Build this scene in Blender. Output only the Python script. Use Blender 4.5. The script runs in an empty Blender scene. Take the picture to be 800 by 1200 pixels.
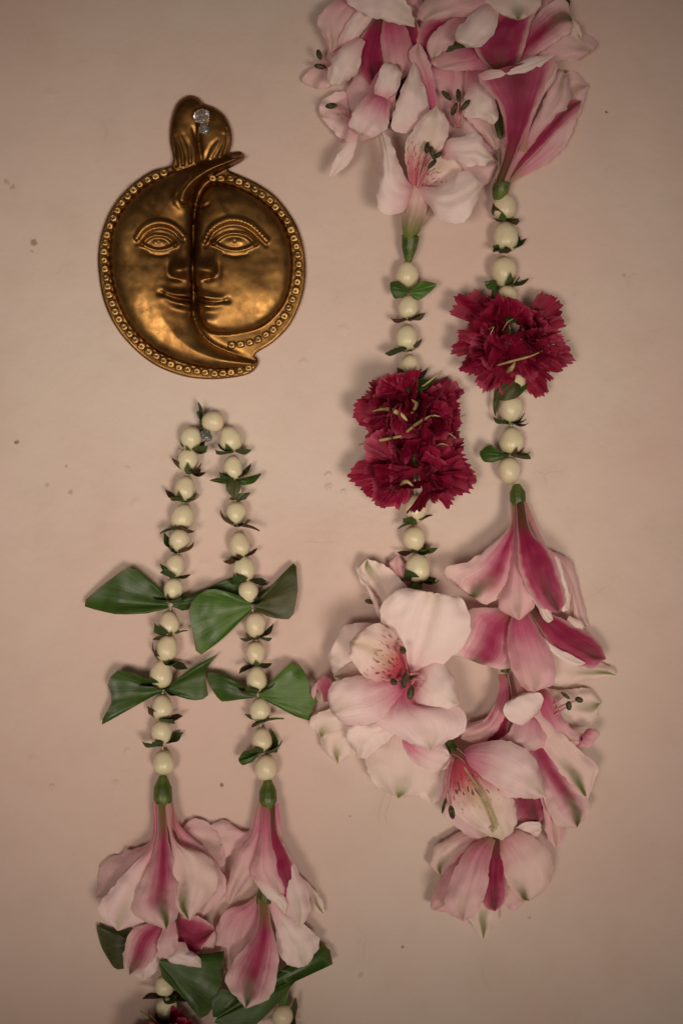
import bpy, math, random
import numpy as np
from mathutils import Vector, noise

# ------------------------------------------------------------------ scale
S = 0.0004            # metres per photo pixel at the wall
Z0 = 1.5              # height of the picture centre above the floor
CAMD = 0.75           # camera distance from the wall
DPX = CAMD / S

scene = bpy.context.scene
col = scene.collection

# ------------------------------------------------------------------ camera
cam_d = bpy.data.cameras.new('camera')
cam = bpy.data.objects.new('camera', cam_d)
col.objects.link(cam)
cam.location = (0, -CAMD, Z0)
cam.rotation_euler = (math.radians(90), 0, 0)
cam_d.sensor_fit = 'VERTICAL'
cam_d.sensor_height = 36.0
cam_d.lens = 36.0 * CAMD / (1200 * S)
cam_d.clip_start = 0.02
cam_d.clip_end = 50
cam_d.dof.use_dof = True
cam_d.dof.focus_distance = CAMD - 0.017
cam_d.dof.aperture_fstop = 3.2
scene.camera = cam

# ------------------------------------------------------------------ world and lamps
w = bpy.data.worlds.new('World')
scene.world = w
w.use_nodes = True
bg = w.node_tree.nodes['Background']
bg.inputs['Color'].default_value = (1.0, 0.86, 0.70, 1)
bg.inputs['Strength'].default_value = 0.064


def area(name, loc, target, energy, color, sx, sy, spread):
    d = bpy.data.lights.new(name, 'AREA')
    d.shape = 'RECTANGLE'
    d.size, d.size_y = sx, sy
    d.energy = energy
    d.color = color
    d.spread = math.radians(spread)
    o = bpy.data.objects.new(name, d)
    col.objects.link(o)
    o.location = loc
    o.rotation_euler = (Vector(target) - Vector(loc)).to_track_quat('-Z', 'Y').to_euler()
    return o


area('room_lamp', (0.36, -1.12, Z0 - 0.36), (-0.025, 0, Z0 + 0.004), 0.276, (1.0, 0.865, 0.71), 0.44, 0.40, 23)
area('soft_lamp', (-0.36, -1.18, Z0 - 0.26), (-0.03, 0, Z0 + 0.004), 0.234, (1.0, 0.865, 0.72), 0.48, 0.42, 23)

vs = scene.view_settings
vs.view_transform = 'Standard'
vs.look = 'None'
vs.gamma = 1
vs.use_curve_mapping = False
vs.exposure = 0.0
scene.render.engine = 'CYCLES'


# ------------------------------------------------------------------ helpers
def P(x, y, d=0.0):
    """photo pixel + height above the wall (in pixels) -> world point"""
    k = (1 - d / DPX) * S
    return Vector(((x - 400) * k, -d * S, Z0 + (600 - y) * k))


ORIGIN = {}


def link(o, parent, origin):
    col.objects.link(o)
    ORIGIN[o.name] = origin
    if parent is not None:
        o.parent = parent
        o.location = origin - ORIGIN[parent.name]
    else:
        o.location = origin
    return o


def mk(name, verts, faces, mats, parent=None, origin=None, uv=None, smooth=True, midx=None):
    verts = [Vector(v) for v in verts]
    if origin is None:
        origin = verts[0].copy()
    me = bpy.data.meshes.new(name)
    me.from_pydata([v - origin for v in verts], [], faces)
    if uv is not None:
        l = me.uv_layers.new(name='UVMap')
        li = np.empty(len(me.loops), dtype=np.int32)
        me.loops.foreach_get('vertex_index', li)
        l.data.foreach_set('uv', np.asarray(uv, dtype=np.float32)[li].ravel())
    if smooth:
        me.polygons.foreach_set('use_smooth', [True] * len(me.polygons))
    if not isinstance(mats, (list, tuple)):
        mats = [mats]
    for m in mats:
        me.materials.append(m)
    if midx is not None:
        me.polygons.foreach_set('material_index', midx)
    me.update()
    return link(bpy.data.objects.new(name, me), parent, origin)


def empty(name, origin, label, cat):
    o = bpy.data.objects.new(name, None)
    o.empty_display_size = 0.01
    link(o, None, origin)
    o['label'] = label
    o['category'] = cat
    return o


def spline(pts, n, closed=False):
    """Catmull-Rom resampled at n points by arc length"""
    p = np.asarray(pts, dtype=float)
    if closed:
        q = np.vstack([p[-1], p, p[0], p[1]])
        segs = len(p)
    else:
        q = np.vstack([2 * p[0] - p[1], p, 2 * p[-1] - p[-2]])
        segs = len(p) - 1
    out = []
    t = np.linspace(0, 1, 16, endpoint=False)[:, None]
    for i in range(segs):
        a, b, c, d = q[i], q[i + 1], q[i + 2], q[i + 3]
        out.append(0.5 * (2 * b + (c - a) * t + (2 * a - 5 * b + 4 * c - d) * t ** 2 + (3 * b - a - 3 * c + d) * t ** 3))
    out = np.vstack(out + [q[-2][None] if not closed else p[0][None]])
    if n is None:
        return out
    L = np.concatenate([[0], np.cumsum(np.linalg.norm(np.diff(out, axis=0), axis=1))])
    s = np.linspace(0, L[-1], n)
    return np.stack([np.interp(s, L, out[:, k]) for k in range(out.shape[1])], axis=1)


# ------------------------------------------------------------------ materials
def srgb(r, g, b):
    f = lambda c: (c / 255 / 12.92) if c <= 10 else ((c / 255 + 0.055) / 1.055) ** 2.4
    return (f(r), f(g), f(b), 1)


class NT:
    def __init__(self, name):
        self.m = bpy.data.materials.new(name)
        self.m.use_nodes = True
        self.t = self.m.node_tree
        self.t.nodes.clear()
        self.out = self.n('ShaderNodeOutputMaterial')

    def n(self, typ, **kw):
        nd = self.t.nodes.new(typ)
        for k, v in kw.items():
            setattr(nd, k, v)
        return nd

    def set(self, sock, v):
        if isinstance(v, bpy.types.NodeSocket):
            self.t.links.new(v, sock)
        else:
            sock.default_value = v

    def math(self, op, a, b=0.0, c=0.0, clamp=False):
        nd = self.n('ShaderNodeMath', operation=op, use_clamp=clamp)
        self.set(nd.inputs[0], a)
        self.set(nd.inputs[1], b)
        self.set(nd.inputs[2], c)
        return nd.outputs[0]

    def ss(self, v, a, b, lo=0.0, hi=1.0):
        nd = self.n('ShaderNodeMapRange', interpolation_type='SMOOTHSTEP')
        self.set(nd.inputs['Value'], v)
        nd.inputs['From Min'].default_value = a
        nd.inputs['From Max'].default_value = b
        nd.inputs['To Min'].default_value = lo
        nd.inputs['To Max'].default_value = hi
        return nd.outputs['Result']

    def mix(self, f, a, b):
        nd = self.n('ShaderNodeMix', data_type='RGBA')
        self.set(nd.inputs['Factor'], f)
        self.set(nd.inputs[6], a)
        self.set(nd.inputs[7], b)
        return nd.outputs[2]

    def noise(self, vec, scale, detail=3.0, rough=0.5, color=False):
        nd = self.n('ShaderNodeTexNoise')
        nd.inputs['Scale'].default_value = scale
        nd.inputs['Detail'].default_value = detail
        nd.inputs['Roughness'].default_value = rough
        if vec is not None:
            self.set(nd.inputs['Vector'], vec)
        return nd.outputs['Color' if color else 'Fac']

    def bump(self, h, strength, dist, normal=None):
        nd = self.n('ShaderNodeBump')
        nd.inputs['Strength'].default_value = strength
        nd.inputs['Distance'].default_value = dist
        self.set(nd.inputs['Height'], h)
        if normal is not None:
            self.set(nd.inputs['Normal'], normal)
        return nd.outputs['Normal']

    def bsdf(self, color, rough=0.5, metal=0.0, spec=0.4, normal=None, transl=0.0, tcol=None, sss=0.0, sssr=0.002, coat=0.0):
        b = self.n('ShaderNodeBsdfPrincipled')
        self.set(b.inputs['Base Color'], color)
        self.set(b.inputs['Roughness'], rough)
        self.set(b.inputs['Metallic'], metal)
        b.inputs['Specular IOR Level'].default_value = spec
        b.inputs['Coat Weight'].default_value = coat
        if sss:
            b.inputs['Subsurface Weight'].default_value = sss
            b.inputs['Subsurface Radius'].default_value = (1.0, 0.6, 0.3)
            b.inputs['Subsurface Scale'].default_value = sssr
        if normal is not None:
            self.set(b.inputs['Normal'], normal)
        sh = b.outputs[0]
        if transl:
            t = self.n('ShaderNodeBsdfTranslucent')
            self.set(t.inputs['Color'], tcol if tcol is not None else color)
            mx = self.n('ShaderNodeMixShader')
            mx.inputs[0].default_value = transl
            self.t.links.new(sh, mx.inputs[1])
            self.t.links.new(t.outputs[0], mx.inputs[2])
            sh = mx.outputs[0]
        self.t.links.new(sh, self.out.inputs['Surface'])
        return b


def petal_mat(name, body, blush, streak, b0, b1, sw=0.0, s_end=0.9, green=0.0, gcol=(104, 118, 44), spots=0.0,
              veins=0.5, root=(170, 160, 90), rootamt=0.6, root_end=0.22, yellow=0.0, transl=0.3, edge=0.0):
    k = NT(name)
    tc = k.n('ShaderNodeTexCoord')
    sep = k.n('ShaderNodeSeparateXYZ')
    k.t.links.new(tc.outputs['UV'], sep.inputs[0])
    u, v = sep.outputs[0], sep.outputs[1]
    oi = k.n('ShaderNodeObjectInfo')
    rnd = oi.outputs['Random']
    # wobble of the colour borders
    n1 = k.noise(tc.outputs['Object'], 90, 3, 0.6)
    n1c = k.math('SUBTRACT', n1, 0.5)
    a = k.math('ABSOLUTE', k.math('SUBTRACT', v, 0.5))
    a = k.math('MULTIPLY', a, 2.0)
    aw = k.math('ADD', a, k.math('MULTIPLY', n1c, 0.35))
    uw = k.math('ADD', u, k.math('MULTIPLY', n1c, 0.32))
    # lengthwise veins
    st = k.n('ShaderNodeCombineXYZ')
    k.set(st.inputs[0], k.math('MULTIPLY', u, 1.3))
    k.set(st.inputs[1], k.math('MULTIPLY', v, 30.0))
    k.set(st.inputs[2], k.math('MULTIPLY', rnd, 50.0))
    vn = k.noise(st.outputs[0], 1.0, 3, 0.6)
    fine = k.noise(tc.outputs['Object'], 420, 3, 0.6)
    c = srgb(*body)
    vb = k.ss(vn, 0.35, 0.7)
    # blush near the base, wandering with the veins
    ub = k.math('ADD', uw, k.math('MULTIPLY', k.math('SUBTRACT', vn, 0.5), 0.45))
    ub = k.math('ADD', ub, k.math('MULTIPLY', k.math('SUBTRACT', rnd, 0.5), 0.16))
    fb = k.ss(ub, b0, b1, 1.0, 0.0)
    fb = k.math('MULTIPLY', fb, k.ss(aw, 0.55, 1.15, 1.0, 0.45))
    c1 = k.mix(k.math('MULTIPLY', fb, 0.95), c, srgb(*blush))
    # soft mottling
    c1 = k.mix(k.math('MULTIPLY', k.ss(n1, 0.42, 0.72), 0.12), c1, srgb(*[int(0.5 * p + 0.5 * q) for p, q in zip(body, blush)]))
    c1 = k.mix(k.math('MULTIPLY', vb, 0.11 * veins), c1, srgb(*blush))
    if sw:
        sa = k.math('ADD', aw, k.math('MULTIPLY', k.math('SUBTRACT', vn, 0.5), 0.5))
        fs = k.ss(sa, sw * 0.05, sw * 1.6, 1.0, 0.0)
        fs = k.math('MULTIPLY', fs, k.ss(uw, s_end - 0.4, s_end, 1.0, 0.0))
        fs = k.math('MULTIPLY', fs, k.ss(vn, 0.2, 0.5, 0.72, 1.0))
        c1 = k.mix(fs, c1, srgb(*streak))
    if green:
        ga = k.ss(aw, 0.08, 0.46, 1.0, 0.0)
        gu = k.ss(uw, 0.52, 0.93)
        c1 = k.mix(k.math('MULTIPLY', k.math('MULTIPLY', ga, gu), green), c1, srgb(*gcol))
    if yellow:
        ya = k.math('MULTIPLY', k.ss(aw, 0.1, 0.55, 1.0, 0.0), k.math('MULTIPLY', k.ss(u, 0.2, 0.4), k.ss(u, 0.5, 0.8, 1, 0)))
        c1 = k.mix(k.math('MULTIPLY', ya, yellow), c1, srgb(205, 180, 120))
    if spots:
        sv = k.n('ShaderNodeCombineXYZ')
        k.set(sv.inputs[0], k.math('MULTIPLY', u, 18.0))
        k.set(sv.inputs[1], k.math('MULTIPLY', v, 26.0))
        k.set(sv.inputs[2], k.math('MULTIPLY', rnd, 40.0))
        sn = k.noise(sv.outputs[0], 1.0, 0, 0.5)
        sf = k.math('MULTIPLY', k.ss(sn, 0.65, 0.70), k.math('MULTIPLY', k.ss(u, 0.15, 0.25), k.ss(u, 0.42, 0.62, 1, 0)))
        c1 = k.mix(k.math('MULTIPLY', sf, spots), c1, srgb(96, 22, 40))
    # green root at the ovary
    if rootamt:
        c1 = k.mix(k.math('MULTIPLY', k.ss(uw, 0.02, root_end, 1.0, 0.0), rootamt), c1, srgb(*root))
    # bruised rim
    rim = k.math('MULTIPLY', k.ss(a, 0.93, 1.0), k.ss(fine, 0.55, 0.75))
    c1 = k.mix(k.math('MULTIPLY', rim, 0.35), c1, srgb(140, 100, 70))
    if edge:
        c1 = k.mix(k.math('MULTIPLY', k.ss(a, 0.72, 0.97), edge), c1, srgb(236, 212, 202))
    hv = k.math('ADD', k.math('MULTIPLY', vn, 1.0), k.math('MULTIPLY', fine, 0.35))
    nb = k.bump(hv, 0.28, 0.0009)
    k.bsdf(c1, rough=0.52, spec=0.28, normal=nb, transl=transl, tcol=c1)
    return k.m


MAT = {}
PINK = (214, 112, 140)
MAG = (168, 42, 88)
GT = (84, 92, 34)
MAT['W'] = petal_mat('petal_white', (250, 227, 223), (226, 146, 164), MAG, -0.1, 0.42, rootamt=0.0, green=0.4, gcol=(170, 164, 104), transl=0.15)
MAT['WG'] = petal_mat('petal_white_green', (248, 225, 216), (232, 180, 182), MAG, -0.1, 0.35, rootamt=0.0, green=0.95, gcol=(122, 130, 48), transl=0.25)
MAT['WP'] = petal_mat('petal_white_pink', (250, 223, 221), (206, 82, 128), MAG, 0.0, 0.6, rootamt=0.0, green=0.45, gcol=(150, 146, 80), veins=1.4, transl=0.15)
MAT['P'] = petal_mat('petal_pale_pink', (248, 210, 210), (216, 110, 148), MAG, -0.05, 0.68, rootamt=0.5, green=0.5, gcol=(130, 120, 60), transl=0.3)
MAT['PG'] = petal_mat('petal_pink_green', (249, 218, 211), (222, 130, 156), MAG, -0.1, 0.5, rootamt=0.3, green=1.0, gcol=(96, 106, 38), transl=0.25)
MAT['PP'] = petal_mat('petal_pink', (247, 202, 204), (204, 78, 126), MAG, 0.05, 0.85, rootamt=0.5, root=(140, 120, 70), green=0.5, gcol=(150, 130, 84), transl=0.25, veins=1.0)
MAT['M'] = petal_mat('petal_magenta_streak', (249, 214, 212), (220, 112, 150), MAG, 0.1, 0.9, sw=0.55, s_end=1.0, green=1.0, gcol=GT, rootamt=0.9, root=(120, 118, 52), root_end=0.3, edge=0.4, transl=0.25)
MAT['MM'] = petal_mat('petal_magenta', (228, 140, 164), (184, 52, 98), (150, 32, 74), 0.4, 1.0, sw=0.7, s_end=1.15, green=0.7, gcol=(78, 62, 36), rootamt=0.9, root=(84, 74, 36), root_end=0.34, edge=0.5, transl=0.25)
MAT['S'] = petal_mat('petal_speckled', (249, 226, 217), (212, 110, 126), MAG, 0.1, 0.55, spots=0.8, yellow=0.25, rootamt=0.3, root=(170, 90, 100), veins=1.0, green=0.3, transl=0.15)
MAT['SR'] = petal_mat('petal_speckled_red', (249, 224, 214), (196, 62, 88), MAG, 0.12, 0.55, spots=0.8, yellow=0.35, rootamt=0.3, root=(130, 40, 60), veins=1.4, green=0.4, gcol=(190, 180, 120), transl=0.15)
MAT['T'] = petal_mat('petal_tube_green', (236, 206, 196), (228, 176, 176), MAG, 0.3, 1.0, rootamt=1.0, root=(112, 128, 48), root_end=0.72, green=0.0, transl=0.2)


def simple_mat(name, c1, c2, scale, rough=0.5, spec=0.4, transl=0.0, bump=0.0, sss=0.0, rand=0.0, c3=None):
    k = NT(name)
    tc = k.n('ShaderNodeTexCoord')
    nz = k.noise(tc.outputs['Object'], scale, 4, 0.6)
    c = k.mix(k.ss(nz, 0.35, 0.65), srgb(*c1), srgb(*c2))
    if c3:
        oi = k.n('ShaderNodeObjectInfo')
        f = k.ss(k.math('ADD', oi.outputs['Random'], k.math('MULTIPLY', k.math('SUBTRACT', nz, 0.5), 1.2)), 0.45, 0.75)
        c = k.mix(k.math('MULTIPLY', f, rand), c, srgb(*c3))
    nb = k.bump(nz, bump, 0.0006) if bump else None
    k.bsdf(c, rough=rough, spec=spec, transl=transl, normal=nb, sss=sss)
    return k.m


MAT['sepal'] = simple_mat('sepal_green', (46, 66, 30), (82, 98, 48), 260, 0.5, 0.35, 0.15, 0.4, rand=0.9, c3=(84, 54, 36))
MAT['ovary'] = simple_mat('ovary_green', (58, 74, 27), (98, 112, 48), 160, 0.4, 0.4, 0.0, 0.4)
MAT['anther'] = simple_mat('anther_olive', (52, 48, 32), (96, 88, 62), 500, 0.7, 0.2, 0.0, 0.6)
MAT['filament'] = simple_mat('filament_pink', (206, 110, 130), (226, 160, 160), 200, 0.45, 0.35, 0.2)
MAT['style'] = simple_mat('style_cream', (216, 200, 150), (170, 152, 96), 160, 0.5, 0.35, 0.15, 0.3)
MAT['thread'] = simple_mat('cotton_thread', (200, 190, 165), (180, 170, 140), 300, 0.8, 0.2)


def bud_material():
    k = NT('bud_cream')
    tc = k.n('ShaderNodeTexCoord')
    oi = k.n('ShaderNodeObjectInfo')
    nz = k.noise(tc.outputs['Object'], 140, 4, 0.6)
    nf = k.noise(tc.outputs['Object'], 700, 3, 0.6)
    c = k.mix(k.ss(nz, 0.35, 0.7), srgb(232, 222, 194), srgb(212, 202, 164))
    c = k.mix(k.math('MULTIPLY', oi.outputs['Random'], 0.45), c, srgb(226, 202, 176))
    sp = k.n('ShaderNodeSeparateXYZ')
    k.t.links.new(tc.outputs['Generated'], sp.inputs[0])
    gz = k.math('ADD', sp.outputs[2], k.math('MULTIPLY', k.math('SUBTRACT', nz, 0.5), 0.5))
    c = k.mix(k.math('MULTIPLY', k.ss(gz, 0.0, 0.35, 1.0, 0.0), 0.6), c, srgb(168, 164, 104))
    c = k.mix(k.math('MULTIPLY', k.ss(gz, 0.72, 1.0), 0.45), c, srgb(220, 184, 150))
    c = k.mix(k.math('MULTIPLY', k.ss(nf, 0.66, 0.74), 0.45), c, srgb(150, 126, 80))
    nb = k.bump(k.math('ADD', nz, k.math('MULTIPLY', nf, 0.3)), 0.25, 0.0006)
    k.bsdf(c, rough=0.33, spec=0.5, normal=nb, sss=0.35, sssr=0.003)
    return k.m


MAT['bud'] = bud_material()


def leaf_mat(name, c1, c2, c3, gloss):
    k = NT(name)
    tc = k.n('ShaderNodeTexCoord')
    sep = k.n('ShaderNodeSeparateXYZ')
    k.t.links.new(tc.outputs['UV'], sep.inputs[0])
    u, v = sep.outputs[0], sep.outputs[1]
    st = k.n('ShaderNodeCombineXYZ')
    k.set(st.inputs[0], k.math('MULTIPLY', u, 1.5))
    k.set(st.inputs[1], k.math('MULTIPLY', v, 46.0))
    vn = k.noise(st.outputs[0], 1.0, 3, 0.65)
    nz = k.noise(tc.outputs['Object'], 70, 4, 0.6)
    nf = k.noise(tc.outputs['Object'], 900, 2, 0.5)
    c = k.mix(k.ss(nz, 0.35, 0.65), srgb(*c1), srgb(*c2))
    c = k.mix(k.math('MULTIPLY', k.ss(vn, 0.42, 0.68), 0.5), c, srgb(*c3))
    e = k.math('ABSOLUTE', k.math('SUBTRACT', v, 0.5))
    brown = k.math('MULTIPLY', k.ss(k.math('ADD', k.math('MAXIMUM', u, k.math('MULTIPLY', e, 1.9)), k.math('MULTIPLY', nz, 0.06)), 0.985, 1.02), 0.8)
    c = k.mix(brown, c, srgb(92, 74, 38))
    nb = k.bump(k.math('ADD', vn, k.math('MULTIPLY', nf, 0.25)), 0.18, 0.0005)
    k.bsdf(c, rough=k.ss(nz, 0.3, 0.7, gloss - 0.06, gloss + 0.12), spec=0.4, normal=nb, transl=0.22, tcol=srgb(84, 116, 30))
    return k.m


MAT['leaf'] = leaf_mat('leaf_green', (42, 66, 23), (60, 88, 31), (82, 108, 45), 0.36)
MAT['leafb'] = leaf_mat('leaf_light', (60, 94, 31), (82, 116, 42), (104, 134, 58), 0.35)
MAT['leafd'] = leaf_mat('leaf_dull', (54, 60, 28), (74, 74, 38), (92, 88, 50), 0.42)


def carn_mat():
    k = NT('carnation_crimson')
    tc = k.n('ShaderNodeTexCoord')
    sep = k.n('ShaderNodeSeparateXYZ')
    k.t.links.new(tc.outputs['UV'], sep.inputs[0])
    u, v = sep.outputs[0], sep.outputs[1]
    oi = k.n('ShaderNodeObjectInfo')
    st = k.n('ShaderNodeCombineXYZ')
    k.set(st.inputs[0], k.math('MULTIPLY', u, 2.5))
    k.set(st.inputs[1], k.math('MULTIPLY', v, 26.0))
    k.set(st.inputs[2], k.math('MULTIPLY', oi.outputs['Random'], 60.0))
    vn = k.noise(st.outputs[0], 1.0, 4, 0.7)
    nz = k.noise(tc.outputs['Object'], 120, 4, 0.6)
    c = k.mix(k.ss(nz, 0.35, 0.65), srgb(124, 8, 42), srgb(160, 20, 64))
    c = k.mix(k.math('MULTIPLY', k.ss(vn, 0.5, 0.72), k.ss(oi.outputs['Random'], 0.2, 1.0, 0.15, 0.75)), c, srgb(220, 104, 134))
    c = k.mix(k.math('MULTIPLY', k.ss(vn, 0.5, 0.3), 0.35), c, srgb(80, 3, 24))
    c = k.mix(k.math('MULTIPLY', k.ss(k.math('ADD', u, k.math('MULTIPLY', nz, 0.2)), 0.9, 1.12), k.ss(oi.outputs['Random'], 0.35, 0.9, 0.1, 0.6)), c, srgb(214, 100, 128))  # pinkish highlight painted into the colour along the outer petal edge
    nb = k.bump(k.math('ADD', vn, nz), 0.3, 0.0009)
    k.bsdf(c, rough=0.5, spec=0.3, normal=nb, transl=0.35, tcol=c)
    return k.m


MAT['carn'] = carn_mat()


def brass_mat(name, c1, c2, c3):
    k = NT(name)
    tc = k.n('ShaderNodeTexCoord')
    nz = k.noise(tc.outputs['Object'], 28, 4, 0.55)
    n2 = k.noise(tc.outputs['Object'], 160, 5, 0.65)
    n3 = k.noise(tc.outputs['Object'], 900, 3, 0.6)
    c = k.mix(k.ss(nz, 0.38, 0.66), srgb(*c1), srgb(*c2))
    c = k.mix(k.math('MULTIPLY', k.ss(n2, 0.5, 0.72), 0.35), c, srgb(*c3))
    c = k.mix(k.math('MULTIPLY', k.ss(n3, 0.62, 0.72), 0.15), c, srgb(50, 34, 18))
    r = k.math('ADD', k.ss(n2, 0.3, 0.75, 0.30, 0.50), k.math('MULTIPLY', n3, 0.08))
    nb = k.bump(k.math('ADD', n2, k.math('MULTIPLY', n3, 0.2)), 0.06, 0.0008)
    k.bsdf(c, rough=r, metal=1.0, spec=0.5, normal=nb)
    return k.m


MAT['brass'] = brass_mat('brass_aged', (152, 113, 65), (118, 81, 45), (80, 53, 31))
MAT['stud'] = brass_mat('brass_stud', (172, 138, 88), (132, 98, 58), (92, 66, 40))


def plastic_mat():
    k = NT('clear_plastic')
    b = k.bsdf((0.96, 0.96, 0.97, 1), rough=0.08, spec=0.5)
    b.inputs['Transmission Weight'].default_value = 0.92
    b.inputs['IOR'].default_value = 1.49
    return k.m


MAT['plastic'] = plastic_mat()
MAT['steel'] = simple_mat('pin_steel', (170, 170, 172), (150, 150, 152), 200, 0.3, 0.5)


def wall_mat():
    k = NT('painted_plaster')
    tc = k.n('ShaderNodeTexCoord')
    ob = tc.outputs['Object']
    sep = k.n('ShaderNodeSeparateXYZ')
    k.t.links.new(ob, sep.inputs[0])
    big = k.noise(ob, 5.5, 4, 0.55)
    mid = k.noise(ob, 34, 4, 0.6)
    fine = k.noise(ob, 260, 4, 0.6)
    c = k.mix(k.ss(big, 0.35, 0.65), srgb(214, 195, 184), srgb(213, 184, 174))
    c = k.mix(k.math('MULTIPLY', k.ss(mid, 0.45, 0.75), 0.22), c, srgb(190, 168, 148))
    c = k.mix(k.math('MULTIPLY', k.ss(fine, 0.55, 0.8), 0.1), c, srgb(186, 156, 138))
    # hairline scratches
    wv = k.n('ShaderNodeCombineXYZ')
    k.set(wv.inputs[0], k.math('MULTIPLY', sep.outputs[0], 18.0))
    k.set(wv.inputs[1], k.math('MULTIPLY', sep.outputs[2], 11.0))
    vec = k.n('ShaderNodeVectorMath', operation='ADD')
    k.t.links.new(wv.outputs[0], vec.inputs[0])
    k.t.links.new(k.noise(ob, 14, 3, 0.6, color=True), vec.inputs[1])
    vo = k.n('ShaderNodeTexVoronoi', feature='DISTANCE_TO_EDGE')
    vo.inputs['Scale'].default_value = 1.3
    k.t.links.new(vec.outputs[0], vo.inputs['Vector'])
    crack = k.math('MULTIPLY', k.ss(vo.outputs['Distance'], 0.0, 0.012, 1.0, 0.0), k.ss(mid, 0.56, 0.68))
    c = k.mix(k.math('MULTIPLY', crack, 0.09), c, srgb(150, 126, 104))
    # chips, flecks and paint blisters, each with its own place on the wall
    dn = k.n('ShaderNodeVectorMath', operation='SCALE')
    sub = k.n('ShaderNodeVectorMath', operation='SUBTRACT')
    k.t.links.new(k.noise(ob, 420, 2, 0.5, color=True), sub.inputs[0])
    sub.inputs[1].default_value = (0.5, 0.5, 0.5)
    k.t.links.new(sub.outputs[0], dn.inputs[0])
    dn.inputs['Scale'].default_value = 0.0026
    dv = k.n('ShaderNodeVectorMath', operation='ADD')
    k.t.links.new(ob, dv.inputs[0])
    k.t.links.new(dn.outputs[0], dv.inputs[1])

    def dist(x, y):
        d = k.n('ShaderNodeVectorMath', operation='DISTANCE')
        k.t.links.new(dv.outputs[0], d.inputs[0])
        d.inputs[1].default_value = ((x - 400) * S, 0, (600 - y) * S)
        return d.outputs['Value']
    for (x, y, r, colr, amt) in [(40, 284, 5.0, (128, 78, 40), 0.85), (38, 294, 2.4, (150, 104, 66), 0.6), (20, 518, 3.2, (64, 48, 36), 0.95),
                                 (710, 131, 2.6, (70, 52, 40), 0.9), (260, 920, 2.8, (60, 46, 34), 0.95), (471, 1110, 2.2, (80, 60, 46), 0.8),
                                 (410, 956, 1.8, (100, 78, 60), 0.7), (83, 577, 3.6, (140, 112, 92), 0.6), (55, 568, 3.6, (150, 122, 100), 0.5),
                                 (78, 546, 1.8, (120, 96, 78), 0.6), (15, 219, 4.0, (140, 108, 84), 0.55), (8, 213, 4.0, (140, 108, 84), 0.5),
                                 (620, 1075, 3.2, (132, 104, 86), 0.45), (423, 1142, 3.6, (130, 102, 84), 0.4), (730, 322, 2.0, (130, 104, 86), 0.4)]:
        f = k.ss(dist(x, y), r * 0.5 * S, r * 1.1 * S, 1.0, 0.0)
        c = k.mix(k.math('MULTIPLY', f, amt * 0.75), c, srgb(*colr))
    h = k.math('ADD', k.math('MULTIPLY', big, 3.0), k.math('ADD', k.math('MULTIPLY', mid, 0.55), k.math('MULTIPLY', fine, 0.1)))
    h = k.math('SUBTRACT', h, k.math('MULTIPLY', crack, 0.06))
    for (x, y, r, a) in [(384, 556, 5, 0.8), (385, 571, 6, 0.9), (402, 576, 4, 0.7), (150, 880, 6, 0.5), (62, 922, 5, 0.6), (136, 917, 5, 0.6), (160, 590, 9, 0.5), (150, 549, 4, 0.5),
                         (240, 660, 10, 0.4), (40, 890, 8, 0.4), (355, 425, 7, 0.5), (403, 386, 8, 0.4), (60, 110, 10, 0.4), (700, 880, 9, 0.3)]:
        h = k.math('ADD', h, k.math('MULTIPLY', k.ss(dist(x, y), 0.0, r * S, 1.0, 0.0), a * 0.45))
    nb = k.bump(h, 0.75, 0.0026)
    k.bsdf(c, rough=0.62, spec=0.25, normal=nb)
    return k.m


# ------------------------------------------------------------------ wall
def build_wall():
    hx, hz, t = 0.9, 1.1, 0.06
    v = [(sx * hx, y, Z0 + sz * hz) for y in (0.0, t) for sz in (-1, 1) for sx in (-1, 1)]
    f = [(0, 1, 3, 2), (4, 6, 7, 5), (0, 4, 5, 1), (2, 3, 7, 6), (0, 2, 6, 4), (1, 5, 7, 3)]
    o = mk('wall', v, f, wall_mat(), origin=Vector((0, 0, Z0)), smooth=False)
    o['kind'] = 'structure'
    o['label'] = 'beige painted plaster wall with small chips and scratches'


build_wall()


# ------------------------------------------------------------------ generic pieces
def tube(name, pts, radii, mat, parent, seg=8, cap=True, extra=None):
    if name == 'stamen':
        radii = [r * 0.62 for r in radii]
        pts = [(x, y, d - 5 - 9 * (i == 0)) for i, (x, y, d) in enumerate(pts)]
    """round tube through (x, y, d) pixel points"""
    n = max(8, 4 * len(pts))
    c = spline(pts, n)
    r = np.interp(np.linspace(0, 1, n), np.linspace(0, 1, len(radii)), radii)
    W = [P(*q) for q in c]
    vs, fs = [], []
    ref = Vector((0.3, -1, 0.2)).normalized()
    for i in range(n):
        T = (W[min(i + 1, n - 1)] - W[max(i - 1, 0)]).normalized()
        A = T.cross(ref)
        if A.length < 1e-3:
            A = T.cross(Vector((1, 0, 0)))
        A.normalize()
        B = T.cross(A)
        for j in range(seg):
            t = 2 * math.pi * j / seg
            vs.append(W[i] + (A * math.cos(t) + B * math.sin(t)) * r[i] * S)
    for i in range(n - 1):
        for j in range(seg):
            k = (j + 1) % seg
            fs.append((i * seg + j, i * seg + k, (i + 1) * seg + k, (i + 1) * seg + j))
    fs.append(tuple(range(seg))[::-1])
    fs.append(tuple((n - 1) * seg + j for j in range(seg)))
    if extra is not None:
        return vs, fs
    return mk(name, vs, fs, mat, parent, origin=W[0])


PSEED = [0]


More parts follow.
